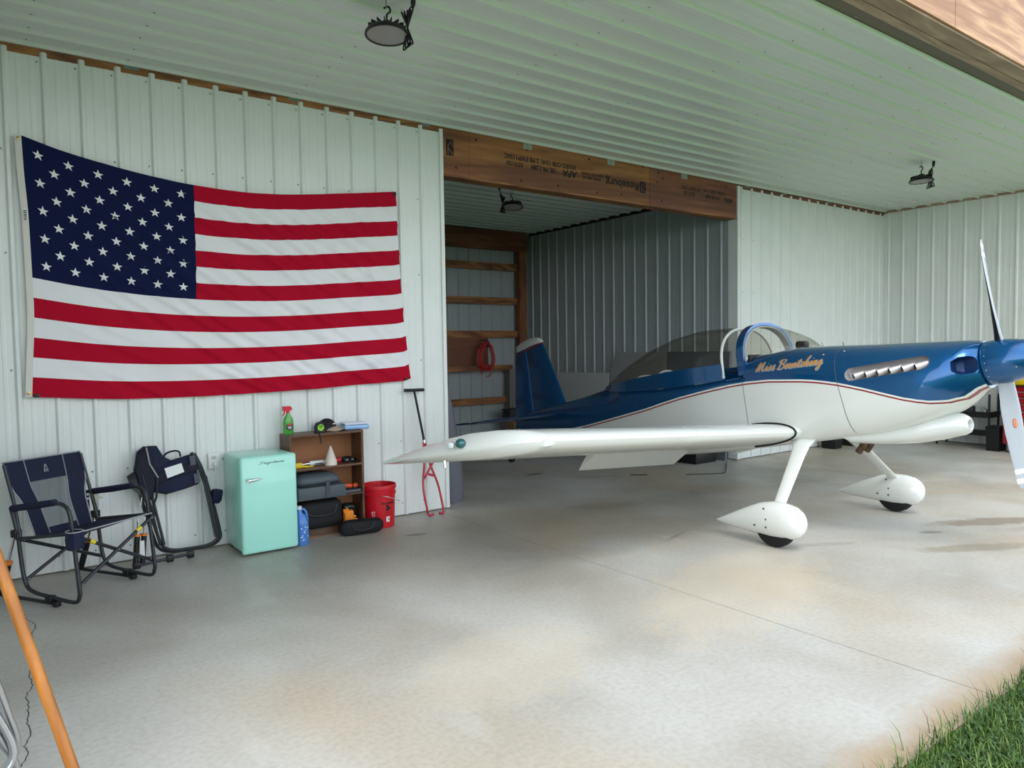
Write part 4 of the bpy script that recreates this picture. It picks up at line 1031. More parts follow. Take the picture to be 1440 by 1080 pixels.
# folded one, leaning on the wall
fc_ = thing('camp_chair', 'folded navy camp chair leaning on the wall left of the mint refrigerator', 'chair', (-2.46, -.17, 0))
def lean(x, z, d=0): return Vector((x, -.215+.16*min(1, z/.85)-d, z))
for k, (d, ins) in enumerate(((0, 0), (.03, .025))):
    pts = [(-2.735+ins*.3, .60), (-2.715+ins, .45), (-2.66+ins, .20), (-2.63+ins, .115), (-2.56+ins, .075), (-2.4, .068+.0*k), (-2.26-ins, .072), (-2.195-ins, .11), (-2.19-ins, .18), (-2.235-ins, .45), (-2.285-ins, .66), (-2.33-ins, .775)]
    mb = MB(); mb.tube(cr([lean(a, b+.012*k, d) for a, b in pts], 5), .0125, 8); part(mb, 'side_frame', M_FRAME, fc_)
for x0, x1, d in ((-2.70, -2.625, .045), (-2.27, -2.215, .045), (-2.675, -2.60, .06), (-2.29, -2.235, .055)):
    mb = MB(); mb.tube([lean(x0 if x0 < -2.5 else x0, .60, d), lean(x1, .14, d)], .011, 8); part(mb, 'folded_leg', M_FRAME, fc_)
mb = MB(); mb.tube([lean(-2.71, .55, .055), lean(-2.735, .44, .055)], .0075, 8); part(mb, 'piston_rod', M_CHROME, fc_)
for dx in (0, .045):
    mb = MB(); a = lean(-2.80+dx, .025, .12); a.y = -.24; mb.tube([Vector((-2.795+dx, -.245, .03)), Vector((-2.775+dx, -.235, .235))], .019, 12); ps = part(mb, 'piston', M_BLACK, fc_)
    mb = MB(); mb.tube([Vector((-2.775+dx, -.235, .232)), Vector((-2.774+dx, -.235, .246))], .023, 12); part(mb, 'piston_collar', M_ORANGE, ps)
    if dx:
        mb = MB(); mb.bx((-2.765, -.266, .075), (-2.735, -.258, .20)); lbl = part(mb, 'piston_label', M_SCREEN, ps, smooth=0)
    mb = MB(); mb.tube([Vector((-2.775+dx, -.235, .24)), Vector((-2.76+dx, -.20, .36))], .007, 8); part(mb, 'piston_rod', M_CHROME, ps)
mb = MB(); mb.tube([Vector((-2.80, -.255, .022)), Vector((-2.40, -.19, .03))], .012, 8); fb_ = part(mb, 'rocker_base', M_FRAME, fc_)
for x, y in ((-2.79, -.25), (-2.41, -.19), (-2.56, -.215)): mb = MB(); mb.box((x, y, .026), (.05, .045, .05), bev=.008); part(mb, 'foot', M_BLACK, fb_)
def lump(pts, d0, d1, mb=None, n=3):
    """padded fabric panel from an outline in the leaning plane"""
    mb = mb or MB(); c = Vector((sum(p[0] for p in pts)/len(pts), sum(p[1] for p in pts)/len(pts)))
    rg = []
    for sc, d in ((.90, d0), (1, d0+.35*(d1-d0)), (1, d0+.7*(d1-d0)), (.88, d1)):
        rg.append([lean(c.x+(p[0]-c.x)*sc, c.y+(p[1]-c.y)*sc, d) for p in pts])
    return mb.loft(rg)
M_NAVY2 = mat('navy_canvas_dark', (16, 19, 34), .8)
bd = part(lump([(-2.66, .71), (-2.50, .745), (-2.35, .78), (-2.335, .70), (-2.325, .55), (-2.42, .525), (-2.56, .50), (-2.66, .53)], .02, .07), 'folded_seat', M_NAVY, fc_, smooth=50)
part(lump([(-2.665, .655), (-2.50, .69), (-2.33, .725), (-2.325, .66), (-2.50, .62), (-2.66, .575)], .07, .085), 'carry_flap', M_NAVY2, fc_, smooth=50)
mb = MB(); mb.prism([lean(a, b, .088) for a, b in ((-2.565, .695), (-2.445, .722), (-2.43, .655), (-2.55, .622))], Vector((0, -.002, 0))); part(mb, 'care_label', M_SCREEN, fc_, smooth=0)
for x0, z0 in ((-2.365, .735), (-2.345, .60)): mb = MB(); mb.prism([lean(x0-.02, z0+.03, .075), lean(x0+.02, z0+.035, .075), lean(x0+.024, z0-.035, .075), lean(x0-.016, z0-.04, .075)], Vector((0, -.012, 0))); part(mb, 'reinforcement_patch', mat('patch_grey', (82, 84, 92), .8), fc_, smooth=0)
mb = MB(); mb.tube(cr([lean(-2.575, .745, .045), lean(-2.54, .795, .045), lean(-2.48, .812, .045), lean(-2.445, .80, .045), lean(-2.44, .765, .045)], 5), .007, 6); part(mb, 'carry_handle', M_NAVY2, fc_)
part(lump([(-2.735, .83), (-2.69, .865), (-2.655, .86), (-2.64, .80), (-2.62, .66), (-2.65, .50), (-2.70, .44), (-2.74, .55), (-2.765, .70)], .01, .10), 'folded_back', M_NAVY2, fc_, smooth=50)
part(lump([(-2.66, .865), (-2.60, .86), (-2.56, .78), (-2.50, .74), (-2.60, .69), (-2.645, .70)], .02, .075), 'folded_back_flap', M_NAVY, fc_, smooth=50)
part(lump([(-2.815, .66), (-2.765, .69), (-2.72, .60), (-2.70, .47), (-2.74, .52), (-2.79, .57)], .03, .08), 'folded_arm', M_BLACK, fc_, smooth=50)
mb = MB(); mb.tube([lean(-2.68, .86, .105), lean(-2.665, .74, .105), lean(-2.615, .635, .105)], .006, 6); part(mb, 'back_piping', M_PIP, fc_)
mb = MB(); mb.tube([lean(-2.62, .63, .10), lean(-2.635, .50, .10), lean(-2.665, .42, .09)], .008, 6); mb.tube([lean(-2.72, .66, .10), lean(-2.69, .5, .10), lean(-2.655, .36, .09)], .008, 6); part(mb, 'folded_struts', M_FRAME, fc_, kind='stuff')
mb = MB(); mb.lathe([(.03, 0), (.044, .02), (.046, .08), (.042, .1), (.036, .1)], Vector((-2.205, -.15, .385)), (.15, -.1, 1), 8); cup = part(mb, 'cup_holder', M_NAVY, fc_)

# ================================================================== REFRIGERATOR
M_MINT = mat('mint_enamel', (166, 229, 212), .3, coat=.5)
fr = thing('refrigerator', 'small mint green retro refrigerator against the wall', 'refrigerator', (-1.885, -.25, 0))
mb = MB(); mb.box((-1.8875, -.225, .392), (.43, .395, .735), bev=.028); part(mb, 'body', M_MINT, fr)
mb = MB(); mb.box((-1.8875, -.4255, .39), (.415, .012, .715)); part(mb, 'door_seal', mat('seal_grey', (96, 130, 122), .7), fr)
mb = MB(); mb.box((-1.8875, -.455, .388), (.435, .048, .745), bev=.022); dr = part(mb, 'door', M_MINT, fr, smooth=50)
mb = MB(); mb.lathe([(.001, .034), (.014, .033), (.0165, .024), (.0165, 0)], (-2.052, -.478, .585), (0, -1, 0), 20); mb.tube([(-2.055, -.506, .585), (-2.03, -.508, .586), (-1.98, -.504, .590), (-1.945, -.500, .593)], [.013, .0125, .008, .0025], 10); part(mb, 'handle', M_CHROME, dr, label='chrome lever handle')
mb = script('Frigidaire', .0105, .195, .0042, lambda u, v: Vector((-1.868+u, -.4803, .698+v+.02*u)), shear=.5)
part(mb, 'lettering', mat('chrome_lettering', (120, 150, 142), .3, metal=.7), dr, smooth=0)
for x in (-2.06, -1.715):
    for y in (-.38, -.07): mb = MB(); mb.lathe([(.015, 0), (.017, .025)], (x, y, 0), (0, 0, 1), 10); part(mb, 'foot', M_BLACK, fr)
# outlet and the refrigerator's lead
ol = thing('wall_outlet', 'white electrical outlet on the wall left of the refrigerator', 'outlet', (-2.177, 0, .695))
mb = MB(); mb.box((-2.177, -.024, .695), (.084, .022, .128), bev=.006); part(mb, 'cover_plate', M_SCREEN, ol)
mb = MB(); mb.box((-2.177, -.036, .722), (.034, .004, .03), bev=.001); sk = part(mb, 'socket', mat('socket_white', (208, 206, 200), .4), ol)
mb = MB(); mb.bx((-2.186, -.0395, .716), (-2.183, -.0378, .728)); mb.bx((-2.171, -.0395, .716), (-2.168, -.0378, .728)); part(mb, 'slots', M_DARK, sk, kind='stuff', smooth=0)
lead = thing('power_lead', 'white plug and lead hanging from the outlet by the refrigerator', 'cable', (-2.177, -.05, .40))
mb = MB(); mb.box((-2.174, -.052, .672), (.026, .032, .034), bev=.007); part(mb, 'plug', M_SCREEN, lead)
mb = MB(); mb.tube(cr([(-2.174, -.058, .66), (-2.172, -.066, .60), (-2.163, -.06, .50), (-2.155, -.055, .42), (-2.145, -.05, .36)], 5), .0035, 6); part(mb, 'cord', M_SCREEN, lead)

# ================================================================== BOOKCASE AND WHAT IS ON IT
M_WAL = wood('walnut_veneer', (66, 42, 28), (122, 88, 62), 'X', 4, .45); M_WALZ = wood('walnut_veneer_upright', (60, 38, 24), (112, 78, 52), 'Z', 4, .45)
M_BKP = mat('bookcase_back', (150, 98, 60), .6, var=.06, vscale=4)
bc = thing('bookcase', 'low walnut bookcase with three compartments beside the refrigerator', 'bookcase', (-1.32, -.135, 0))
for x0, x1 in ((-1.645, -1.625), (-1.015, -.995)): part(MB().bx((x0, -.25, 0), (x1, -.03, .85)), 'side_panel', M_WALZ, bc, smooth=0)
part(MB().bx((-1.645, -.252, .85), (-.995, -.03, .868)), 'top_panel', M_WAL, bc, smooth=0)
for z in (.568, .318): part(MB().bx((-1.625, -.25, z), (-1.015, -.04, z+.017)), 'shelf', M_WAL, bc, smooth=0)
part(MB().bx((-1.625, -.25, .06), (-1.015, -.04, .078)), 'bottom_panel', M_WAL, bc, smooth=0)
part(MB().bx((-1.625, -.245, 0), (-1.015, -.225, .06)), 'kick_board', M_WAL, bc, smooth=0)
part(MB().bx((-1.625, -.04, .01), (-1.015, -.032, .85)), 'back_panel', M_BKP, bc, smooth=0)
# spray bottle
sb = thing('spray_bottle', 'green spray bottle with a red trigger on top of the bookcase', 'bottle', (-1.605, -.13, .868))
mb = MB(); rg = []
for z, rx, ry in ((0, .040, .022), (.008, .043, .025), (.10, .043, .026), (.135, .036, .024), (.16, .017, .016), (.178, .014, .014)):
    rg.append([Vector((-1.605+rx*math.cos(a), -.13+ry*math.sin(a), .868+z)) for a in [2*PI*k/20 for k in range(20)]])
mb.loft(rg); bt = part(mb, 'bottle', mat('green_bottle', (74, 158, 62), .25, coat=.4), sb)
mb = MB(); mb.tube([(-1.605, -.13, 1.044), (-1.605, -.13, 1.062)], .014, 12); mb.prism([(-1.645, -.142, 1.062), (-1.58, -.142, 1.062), (-1.572, -.142, 1.08), (-1.585, -.142, 1.10), (-1.648, -.142, 1.10)], (0, .024, 0)); mb.prism([(-1.636, -.136, 1.062), (-1.626, -.136, 1.062), (-1.636, -.136, 1.03), (-1.648, -.136, 1.02)], (0, .012, 0)); part(mb, 'trigger_head', mat('red_trigger', (200, 24, 44), .35), sb, smooth=30)
mb = MB(); mb.lathe([(.03, 0), (.001, .0005)], (-1.603, -.1572, .93), (0, -1, 0), 20); lb = part(mb, 'label', mat('label_dark', (24, 34, 44), .4), sb)
mb = MB(); mb.prism([(-1.622, -.159, .943), (-1.585, -.159, .943), (-1.590, -.159, .957), (-1.603, -.159, .962), (-1.617, -.159, .957)], (0, .0008, 0)); part(mb, 'label_banner', mat('label_red', (206, 70, 70), .4), lb, smooth=0)
mb = MB()
for k in range(3): mb.bx((-1.622+.004*k, -.1598, .930-.008*k), (-1.584-.004*k, -.1590, .934-.008*k))
part(mb, 'label_print', M_SCREEN, lb, smooth=0, kind='stuff')
# tape measure
tm = thing('tape_measure', 'black tape measure with a green disc and a strap, on the bookcase edge', 'tape measure', (-1.372, -.215, .868))
mb = MB(); P = [(-1.414, .868), (-1.332, .868), (-1.330, .91), (-1.345, .948), (-1.372, .962), (-1.400, .952), (-1.415, .92)]
rg = [[Vector((-1.372+(a-(-1.372))*sc, y, .912+(b-.912)*sc)) for a, b in P] for y, sc in ((-.245, .9), (-.238, 1), (-.20, 1), (-.193, .9))]; mb.loft(rg); part(mb, 'case', M_BLACK, tm, smooth=30)
mb = MB(); mb.lathe([(.028, 0), (.026, .003), (.001, .003)], (-1.372, -.245, .914), (0, -1, 0), 20); dc = part(mb, 'disc', mat('lime_disc', (140, 208, 50), .4), tm)
mb = MB(); mb.bx((-1.388, -.2492, .922), (-1.356, -.2482, .930)); mb.bx((-1.384, -.2492, .908), (-1.362, -.2482, .914)); part(mb, 'disc_print', M_DARK, dc, smooth=0, kind='stuff')
mb = MB(); mb.tube(cr([(-1.39, -.245, .875), (-1.388, -.258, .862), (-1.384, -.259, .82), (-1.378, -.2585, .785)], 4), [.006]*12+[.009], 6); part(mb, 'strap', M_BLACK, tm)
# cap
cap = thing('baseball_cap', 'black and tan baseball cap on the bookcase between tape measure and blue packet', 'cap', (-1.25, -.135, .868))
CX, CY, CD = -1.262, -.105, -.80
mb = MB(); rg = []
for i in range(9):
    a = i/8*PI/2; rg.append([Vector((CX+.086*math.cos(a)*math.cos(b), CY+.072*math.cos(a)*math.sin(b), .872+.102*math.sin(a)**.9)) for b in [2*PI*k/24 for k in range(24)]])
mb.loft(rg); part(mb, 'crown', mat('cap_black', (30, 28, 28), .85), cap, smooth=60)
mb = MB(); rg = []
for j in range(13):
    t_ = -1+2*j/12; a = t_*1.15+CD
    inn = Vector((CX+.084*math.cos(a), CY+.070*math.sin(a), .904-.022*t_*t_)); ext = .078*math.sqrt(max(0, 1-t_**4)); d = Vector((math.cos(CD), math.sin(CD), 0))
    outp = inn+d*ext+Vector((0, 0, -.26*ext-.010*t_*t_)); outp.z = max(outp.z, .870)
    rg.append([inn, outp, outp+Vector((0, 0, .003)), inn+Vector((0, 0, .003))])
mb.loft(rg); part(mb, 'brim', mat('cap_tan', (168, 150, 130), .8), cap, smooth=60)
mb = script('eines', .018, .085, .006, lambda u, v: Vector((CX+.089*math.cos(CD+u*9)*math.cos(.50+v*6), CY+.075*math.sin(CD+u*9)*math.cos(.50+v*6), .876+.102*math.sin(.50+v*6))))
part(mb, 'embroidery', M_SCREEN, cap, smooth=0)
# packet
pk = thing('cloth_packet', 'light blue wrapped packet of folded cloths on the right end of the bookcase top', 'packet', (-1.06, -.14, .868))
mb = MB(); mb.box((-1.022, -.135, .889), (.225, .17, .042), rot=Matrix.Rotation(-.12, 3, 'Z'), bev=.018); part(mb, 'wrapper', mat('pale_blue_film', (138, 178, 218), .25, coat=.5, bump=.4, bscale=30), pk)
mb = MB(); mb.box((-1.027, -.13, .919), (.20, .15, .018), rot=Matrix.Rotation(-.12, 3, 'Z'), bev=.007); tp_ = part(mb, 'printed_top', mat('packet_white', (206, 212, 222), .3, coat=.4, bump=.4, bscale=30), pk)
# middle compartment
co = solo(MB().lathe([(.001, .163), (.006, .158), (.047, .045), (.05, .042), (.052, .0)], (-1.268, -.185, .585), (0, 0, 1), 28), 'nose_cone', mat('cream_cone', (222, 214, 200), .5), 'cream plastic cone standing on the upper shelf of the bookcase', 'cone', smooth=25)
fl2 = thing('flashlight', 'white and red flashlight lying behind the cream cone', 'flashlight', (-1.28, -.12, .585))
mb = MB(); mb.tube([(-1.435, -.13, .606), (-1.20, -.115, .606)], .020, 12); part(mb, 'barrel', M_SCREEN, fl2)
mb = MB(); mb.tube([(-1.20, -.115, .606), (-1.185, -.114, .606), (-1.15, -.112, .608)], [.018, .022, .021], 12); part(mb, 'head', mat('red_cap', (190, 30, 50), .4), fl2)
mb = MB(); mb.tube([(-1.50, -.135, .604), (-1.435, -.13, .606)], [.011, .013], 10); part(mb, 'tail_cap', M_CHROME, fl2)
mb = MB(); mb.bx((-1.395, -.1545, .598), (-1.33, -.149, .606)); part(mb, 'print', M_BLACK, fl2, smooth=0)
yl = thing('cable_tool', 'yellow plastic tool lying at the left end of the upper shelf', 'tool', (-1.54, -.2, .585))
mb = MB(); mb.box((-1.56, -.175, .607), (.085, .05, .044), bev=.008); part(mb, 'body', mat('yellow_plastic', (224, 190, 36), .4), yl)
mb = MB(); mb.tube([(-1.52, -.19, .598), (-1.485, -.20, .594), (-1.462, -.205, .594)], .0085, 8); mb.tube([(-1.45+.016*math.cos(a), -.205+.016*math.sin(a), .594) for a in [2*PI*k/14 for k in range(14)]], .006, 6, loop=True); part(mb, 'ring_handle', mat('yellow_plastic', (0, 0, 0)), yl)
sg_ = thing('sunglasses', 'black sunglasses and case in a heap at the right end of the upper shelf', 'sunglasses', (-1.08, -.14, .585))
mb = MB(); rg = []
mb.ball((-1.10, -.13, .612), .03, 14, (1.7, 1, .85)); part(mb, 'case', M_BLACK, sg_)
for x in (-1.115, -1.06): mb = MB(); mb.ball((x, -.175, .605), .022, 12, (1.1, .35, .8)); part(mb, 'lens', mat('dark_lens', (20, 22, 30), .08, coat=1), sg_)
mb = MB(); mb.tube(cr([(-1.14, -.175, .612), (-1.115, -.184, .626), (-1.088, -.18, .615), (-1.06, -.184, .626), (-1.037, -.172, .612), (-1.03, -.10, .618)], 4), .004, 6); part(mb, 'frame', M_BLACK, sg_)
tb = thing('penlight', 'small black and brass penlight beside the sunglasses', 'flashlight', (-1.035, -.2, .585))
mb = MB(); mb.tube([(-1.06, -.212, .596), (-1.028, -.205, .598)], .0095, 10); part(mb, 'barrel', M_BLACK, tb); mb = MB(); mb.tube([(-1.028, -.205, .598), (-1.020, -.203, .598)], .0095, 10); part(mb, 'bezel', mat('brass', (0, 0, 0)), tb)
# second compartment
M_GREYV = mat('grey_vinyl', (74, 82, 88), .55, bump=.12, bscale=40)
sc_ = thing('seat_cushion', 'slate grey boxy stadium cushion strapped shut, sticking out of the bookcase', 'cushion', (-1.41, -.2, .335))
mb = MB(); mb.box((-1.41, -.20, .389), (.415, .29, .106), bev=.012); part(mb, 'base', M_GREYV, sc_)
mb = MB(); rg = []
for z, k in ((.443, .80), (.462, .93), (.487, .96), (.512, .90), (.532, .72), (.538, .55)):
    rg.append([Vector((-1.425+.20*k*math.copysign(abs(math.cos(a))**.45, math.cos(a)), -.205+.14*k*math.copysign(abs(math.sin(a))**.45, math.sin(a)), z)) for a in [2*PI*q/28 for q in range(28)]])
mb.loft(rg); part(mb, 'pad', M_GREYV, sc_, smooth=50)
mb = MB()
mb.tube([(-1.62, -.3455, .468), (-1.425, -.347, .466), (-1.245, -.345, .468)], .003, 5); part(mb, 'seam', M_DARK, sc_)
mb = MB(); mb.bx((-1.385, -.352, .345), (-1.35, -.345, .475)); mb.bx((-1.385, -.352, .472), (-1.35, -.30, .478)); part(mb, 'strap', mat('strap_grey', (62, 70, 76), .6), sc_, smooth=0)
M_BLKN = mat('black_nylon', (17, 17, 20), .75, bump=.25, bscale=25)
def bag(c, d, n=4.5, sag=.0, seed=0, seg=28, rings=9):
    mb = MB(); rg = []
    for i in range(rings):
        t_ = -1+2*i/(rings-1); k = (1-abs(t_)**6)**(1/6) if abs(t_) < 1 else .8; k = max(k, .72)
        ring = []
        for q in range(seg):
            a = 2*PI*q/seg; x = d[0]/2*k*math.copysign(abs(math.cos(a))**(2/n), math.cos(a)); y = d[1]/2*k*math.copysign(abs(math.sin(a))**(2/n), math.sin(a)); z = d[2]/2*t_
            nz = noise.noise(Vector((x*9+seed, y*9, z*9)))*.012
            ring.append(Vector((c[0]+x*(1+nz*2), c[1]+y*(1+nz*2), c[2]+z+nz*(1-abs(t_)))))
        rg.append(ring)
    return mb.loft(rg)
bg_ = thing('duffel_bag', 'black nylon bag on the bottom of the bookcase, under the grey cushion', 'bag', (-1.40, -.17, .078))
part(bag((-1.40, -.17, .191), (.40, .235, .226), seed=3), 'body', M_BLKN, bg_, smooth=70)
mb = MB(); mb.tube(cr([(-1.55, -.275, .26), (-1.50, -.292, .20), (-1.40, -.296, .185), (-1.30, -.292, .20), (-1.26, -.275, .26)], 5), .008, 6); part(mb, 'strap', M_BLACK, bg_)
tr = thing('hand_torch', 'orange hand torch lying on the lower shelf', 'flashlight', (-1.09, -.16, .335))
mb = MB(); mb.tube([(-1.165, -.15, .382), (-1.13, -.155, .384), (-1.075, -.165, .380)], [.016, .021, .019], 12); part(mb, 'barrel', mat('orange_red', (222, 84, 40), .45), tr)
mb = MB(); mb.tube([(-1.062, -.165, .376), (-1.04, -.165, .380), (-1.022, -.165, .380)], [.018, .022, .015], 12); part(mb, 'head', mat('orange_red', (0, 0, 0)), tr)
mb = MB(); mb.tube([(-1.075, -.165, .372), (-1.062, -.165, .372)], .017, 12); part(mb, 'grip_ring', M_BLACK, tr)
bk_ = thing('notebook', 'dark blue-grey notebook lying under the orange torch', 'book', (-1.10, -.15, .335))
mb = MB(); mb.box((-1.105, -.15, .3475), (.165, .17, .025), bev=.002); part(mb, 'cover', mat('slate_cover', (44, 46, 58), .6), bk_); mb = MB(); mb.box((-1.1045, -.152, .3475), (.163, .17, .016)); part(mb, 'pages', mat('page_grey', (96, 96, 102), .8), bk_)
og = thing('work_glove', 'crumpled orange work glove in the bottom right of the bookcase', 'glove', (-1.13, -.2, .078))
mb = bag((-1.13, -.20, .128), (.085, .07, .10), seed=9, seg=16); part(mb, 'palm', mat('orange_fabric', (236, 140, 44), .8, bump=.5, bscale=40), og, smooth=70)
for x, z, dx, dz in ((-1.165, .165, -.015, .03), (-1.145, .17, -.006, .032), (-1.105, .13, .035, -.012), (-1.10, .11, .05, -.025), (-1.115, .15, .02, .012)):
    mb = MB(); mb.tube([(x, -.215, z), (x+dx*.6, -.22, z+dz*.7), (x+dx, -.222, z+dz)], [.014, .013, .008], 8); part(mb, 'finger', mat('orange_fabric', (0, 0, 0)), og)
pch = thing('pouch', 'black pouch behind the orange glove in the bookcase', 'bag', (-1.07, -.11, .078))
part(bag((-1.085, -.095, .145), (.12, .09, .134), seed=5, seg=20), 'body', M_BLKN, pch, smooth=70); mb = MB(); mb.tube([(-1.13, -.138, .19), (-1.085, -.142, .195), (-1.04, -.138, .19)], .004, 6); part(mb, 'zip', M_GALV, pch)
# blue jug
jg = thing('fluid_jug', 'blue plastic washer fluid jug on the floor between refrigerator and bookcase', 'jug', (-1.605, -.37, 0))
mb = MB(); rg = []
for z, k in ((0, .9), (.01, 1), (.17, 1), (.19, .98), (.235, .70), (.262, .36), (.285, .33)):
    rg.append([Vector((-1.607+.052*k*math.copysign(abs(math.cos(a))**.7, math.cos(a))-(.018*(1-k)), -.36+.068*k*math.copysign(abs(math.sin(a))**.7, math.sin(a)), z)) for a in [2*PI*q/20 for q in range(20)]])
mb.loft(rg); part(mb, 'body', mat('blue_jug', (74, 128, 200), .35, coat=.3), jg)
mb = MB(); mb.tube(cr([(-1.615, -.37, .275), (-1.59, -.375, .283), (-1.572, -.378, .26), (-1.562, -.378, .21), (-1.562, -.376, .17)], 5), .010, 8); part(mb, 'handle', mat('blue_jug', (0, 0, 0)), jg)
mb = MB(); mb.lathe([(.021, .285), (.021, .308), (.001, .309)], (-1.619, -.36, 0), (0, 0, 1), 16); part(mb, 'cap', M_SCREEN, jg)
mb = MB()
for k in range(16): x = -1.645+.075*random.random(); z = .04+.11*random.random(); mb.bx((x, -.4305, z), (x+.004+.008*random.random(), -.4285, z+.004+.012*random.random()))
part(mb, 'label_print', mat('label_pale', (196, 216, 236), .5), jg, smooth=0, kind='stuff')
# long black bag
lb_ = thing('tool_bag', 'long black bag lying on the floor in front of the bookcase and bucket', 'bag', (-1.09, -.375, 0))
mb = MB(); rg = []
for i in range(13):
    t_ = i/12; k = max(.55, (1-abs(2*t_-1)**6)**.25); c0 = Vector((-1.275+.365*t_, -.345-.055*t_, 0))
    hh, ww = (.128-.012*t_)*k, .065*k; d = Vector((.15, 1, 0)).normalized()
    rg.append([c0+d*(ww*math.copysign(abs(math.cos(a))**.6, math.cos(a)))+Vector((0, 0, .064+hh/2*math.copysign(abs(math.sin(a))**.6, math.sin(a))+.006*noise.noise(Vector((t_*7, a, 2)))*(math.sin(a) > -.3))) for a in [2*PI*q/24 for q in range(24)]])
mb.loft(rg); part(mb, 'body', M_BLKN, lb_, smooth=70)
mb = MB(); mb.tube(cr([(-1.20, -.424, .10), (-1.17, -.434, .06), (-1.10, -.44, .045), (-1.03, -.448, .06), (-1.0, -.445, .10)], 5), .007, 6); part(mb, 'carry_strap', M_BLACK, lb_)
mb = MB(); mb.tube(cr([(-1.26, -.36, .128), (-1.1, -.385, .128), (-.93, -.41, .118)], 5), .004, 6); part(mb, 'zip', M_BLACKM, lb_)
# red bucket
M_BKT = mat('bucket_red', (196, 14, 34), .4); bu = thing('bucket', 'red plastic bucket with black printing on the floor right of the bookcase', 'bucket', (-.84, -.20, 0))
B0 = (-.838, -.205, 0)
mb = MB(); mb.lathe([(.001, .004), (.125, .0), (.130, .004), (.141, .285), (.149, .288), (.150, .305), (.143, .308), (.145, .335), (.152, .338), (.153, .355), (.150, .372), (.145, .372), (.142, .34), (.127, .012), (.001, .010)], B0, (0, 0, 1), 40); part(mb, 'tub', M_BKT, bu, smooth=30)
mb = MB(); mb.tube(cr([(-.838-.148*.94, -.205-.05, .300), (-.86, -.205-.152, .285), (-.79, -.205-.158, .262), (-.705, -.205-.13, .225), (-.672, -.205-.06, .215)], 5), .0028, 6); hb2 = part(mb, 'wire_handle', M_ALU, bu)
def bk(ang, z, off=.0012): r = .130+.011*z/.285+off; return Vector((B0[0]+r*math.cos(ang), B0[1]+r*math.sin(ang), z))
A0 = -PI/2+.12
mb = text_mb('WARNING', .026, lambda u, v: bk(A0+u/.135, .218+v), bold=.0012)
text_mb('KEEP CHILDREN', .010, lambda u, v: bk(A0+u/.135, .137+v), mb); text_mb('AWAY FROM BUCKET', .009, lambda u, v: bk(A0+u/.135, .122+v), mb)
for (u, v, r) in ((-.008, .195, .012), (.008, .175, .015), (-.006, .165, .014)):
    n0 = 12; mb.add([bk(A0+(u+r*1.2*math.cos(2*PI*k/n0))/.135, v+r*math.sin(2*PI*k/n0)) for k in range(n0)], [tuple(range(n0))])
part(mb, 'warning_print', M_BLACK, bu, smooth=0)
mb = text_mb('ct', .06, lambda u, v: bk(-PI/2-.88-v/.135, .13+u), bold=.001); part(mb, 'side_lettering', mat('pink_white', (232, 190, 196), .5), bu, smooth=0)
mb = MB(); P = [bk(A0+a, z) for a, z in ((-.12, .055), (.14, .055), (.14, .10), (-.12, .10))]; mb.add(P, [(0, 1, 2, 3)]); stk = part(mb, 'barcode_sticker', M_SCREEN, bu, smooth=0)
mb = MB()
for k in range(5): a = A0+.02+.02*k; mb.add([bk(a, .065, .002), bk(a+.010, .065, .002), bk(a+.010, .09, .002), bk(a, .09, .002)], [(0, 1, 2, 3)])
part(mb, 'barcode', M_DARK, stk, smooth=0, kind='stuff')

# ================================================================== TOW BAR
M_TRED = mat('tow_red', (176, 20, 48), .35, coat=.3)
tw_ = thing('tow_bar', 'red tow bar with a black T handle leaning on the wall behind the wing tip', 'tow bar', (-.35, -.2, 0))
def tb_(x, z): return Vector((x, -.225+.165*z/1.18, z))
mb = MB(); mb.tube([tb_(-.485, 1.175), tb_(-.282, 1.172)], .015, 10); part(mb, 'handle_grip', M_BLACK, tw_)
mb = MB(); mb.tube([tb_(-.384, 1.17), tb_(-.326, .70)], .011, 10); part(mb, 'shaft', M_BLACKM, tw_)
mb = MB(); mb.tube([tb_(-.326, .71), tb_(-.324, .68)], .015, 10); part(mb, 'shaft_collar', M_CHROME, tw_)
mb = MB(); mb.tube(cr([tb_(-.334, .69), tb_(-.345, .50), tb_(-.375, .33), tb_(-.375, .20), tb_(-.352, .04), tb_(-.345, .018)], 4), .0105, 8); f1 = part(mb, 'fork_arm', M_TRED, tw_)
mb = MB(); mb.tube(cr([tb_(-.318, .69), tb_(-.29, .50), tb_(-.225, .30), tb_(-.20, .16), tb_(-.186, .04), tb_(-.190, .018)], 4), .0105, 8); f2 = part(mb, 'fork_arm', M_TRED, tw_)
mb = MB(); mb.tube([tb_(-.345, .016), tb_(-.295, .022)], .012, 8); part(mb, 'fork_foot', M_TRED, f1)
mb = MB(); mb.tube([tb_(-.19, .016), tb_(-.235, .022)], .012, 8); part(mb, 'fork_foot', M_TRED, f2)
mb = MB(); mb.tube([tb_(-.205, .575)+Vector((0, -.02, 0)), tb_(-.37, .36)+Vector((0, -.02, 0))], .010, 8); st_ = part(mb, 'latch_arm', M_TRED, tw_)
mb = MB(); mb.tube([tb_(-.195, .588)+Vector((0, -.02, 0)), tb_(-.225, .55)+Vector((0, -.02, 0))], .014, 8); part(mb, 'latch_grip', M_BLACK, st_)
mb = MB(); mb.tube([tb_(-.33, .40), tb_(-.262, .375)], .012, 8); part(mb, 'spreader', M_TRED, tw_)

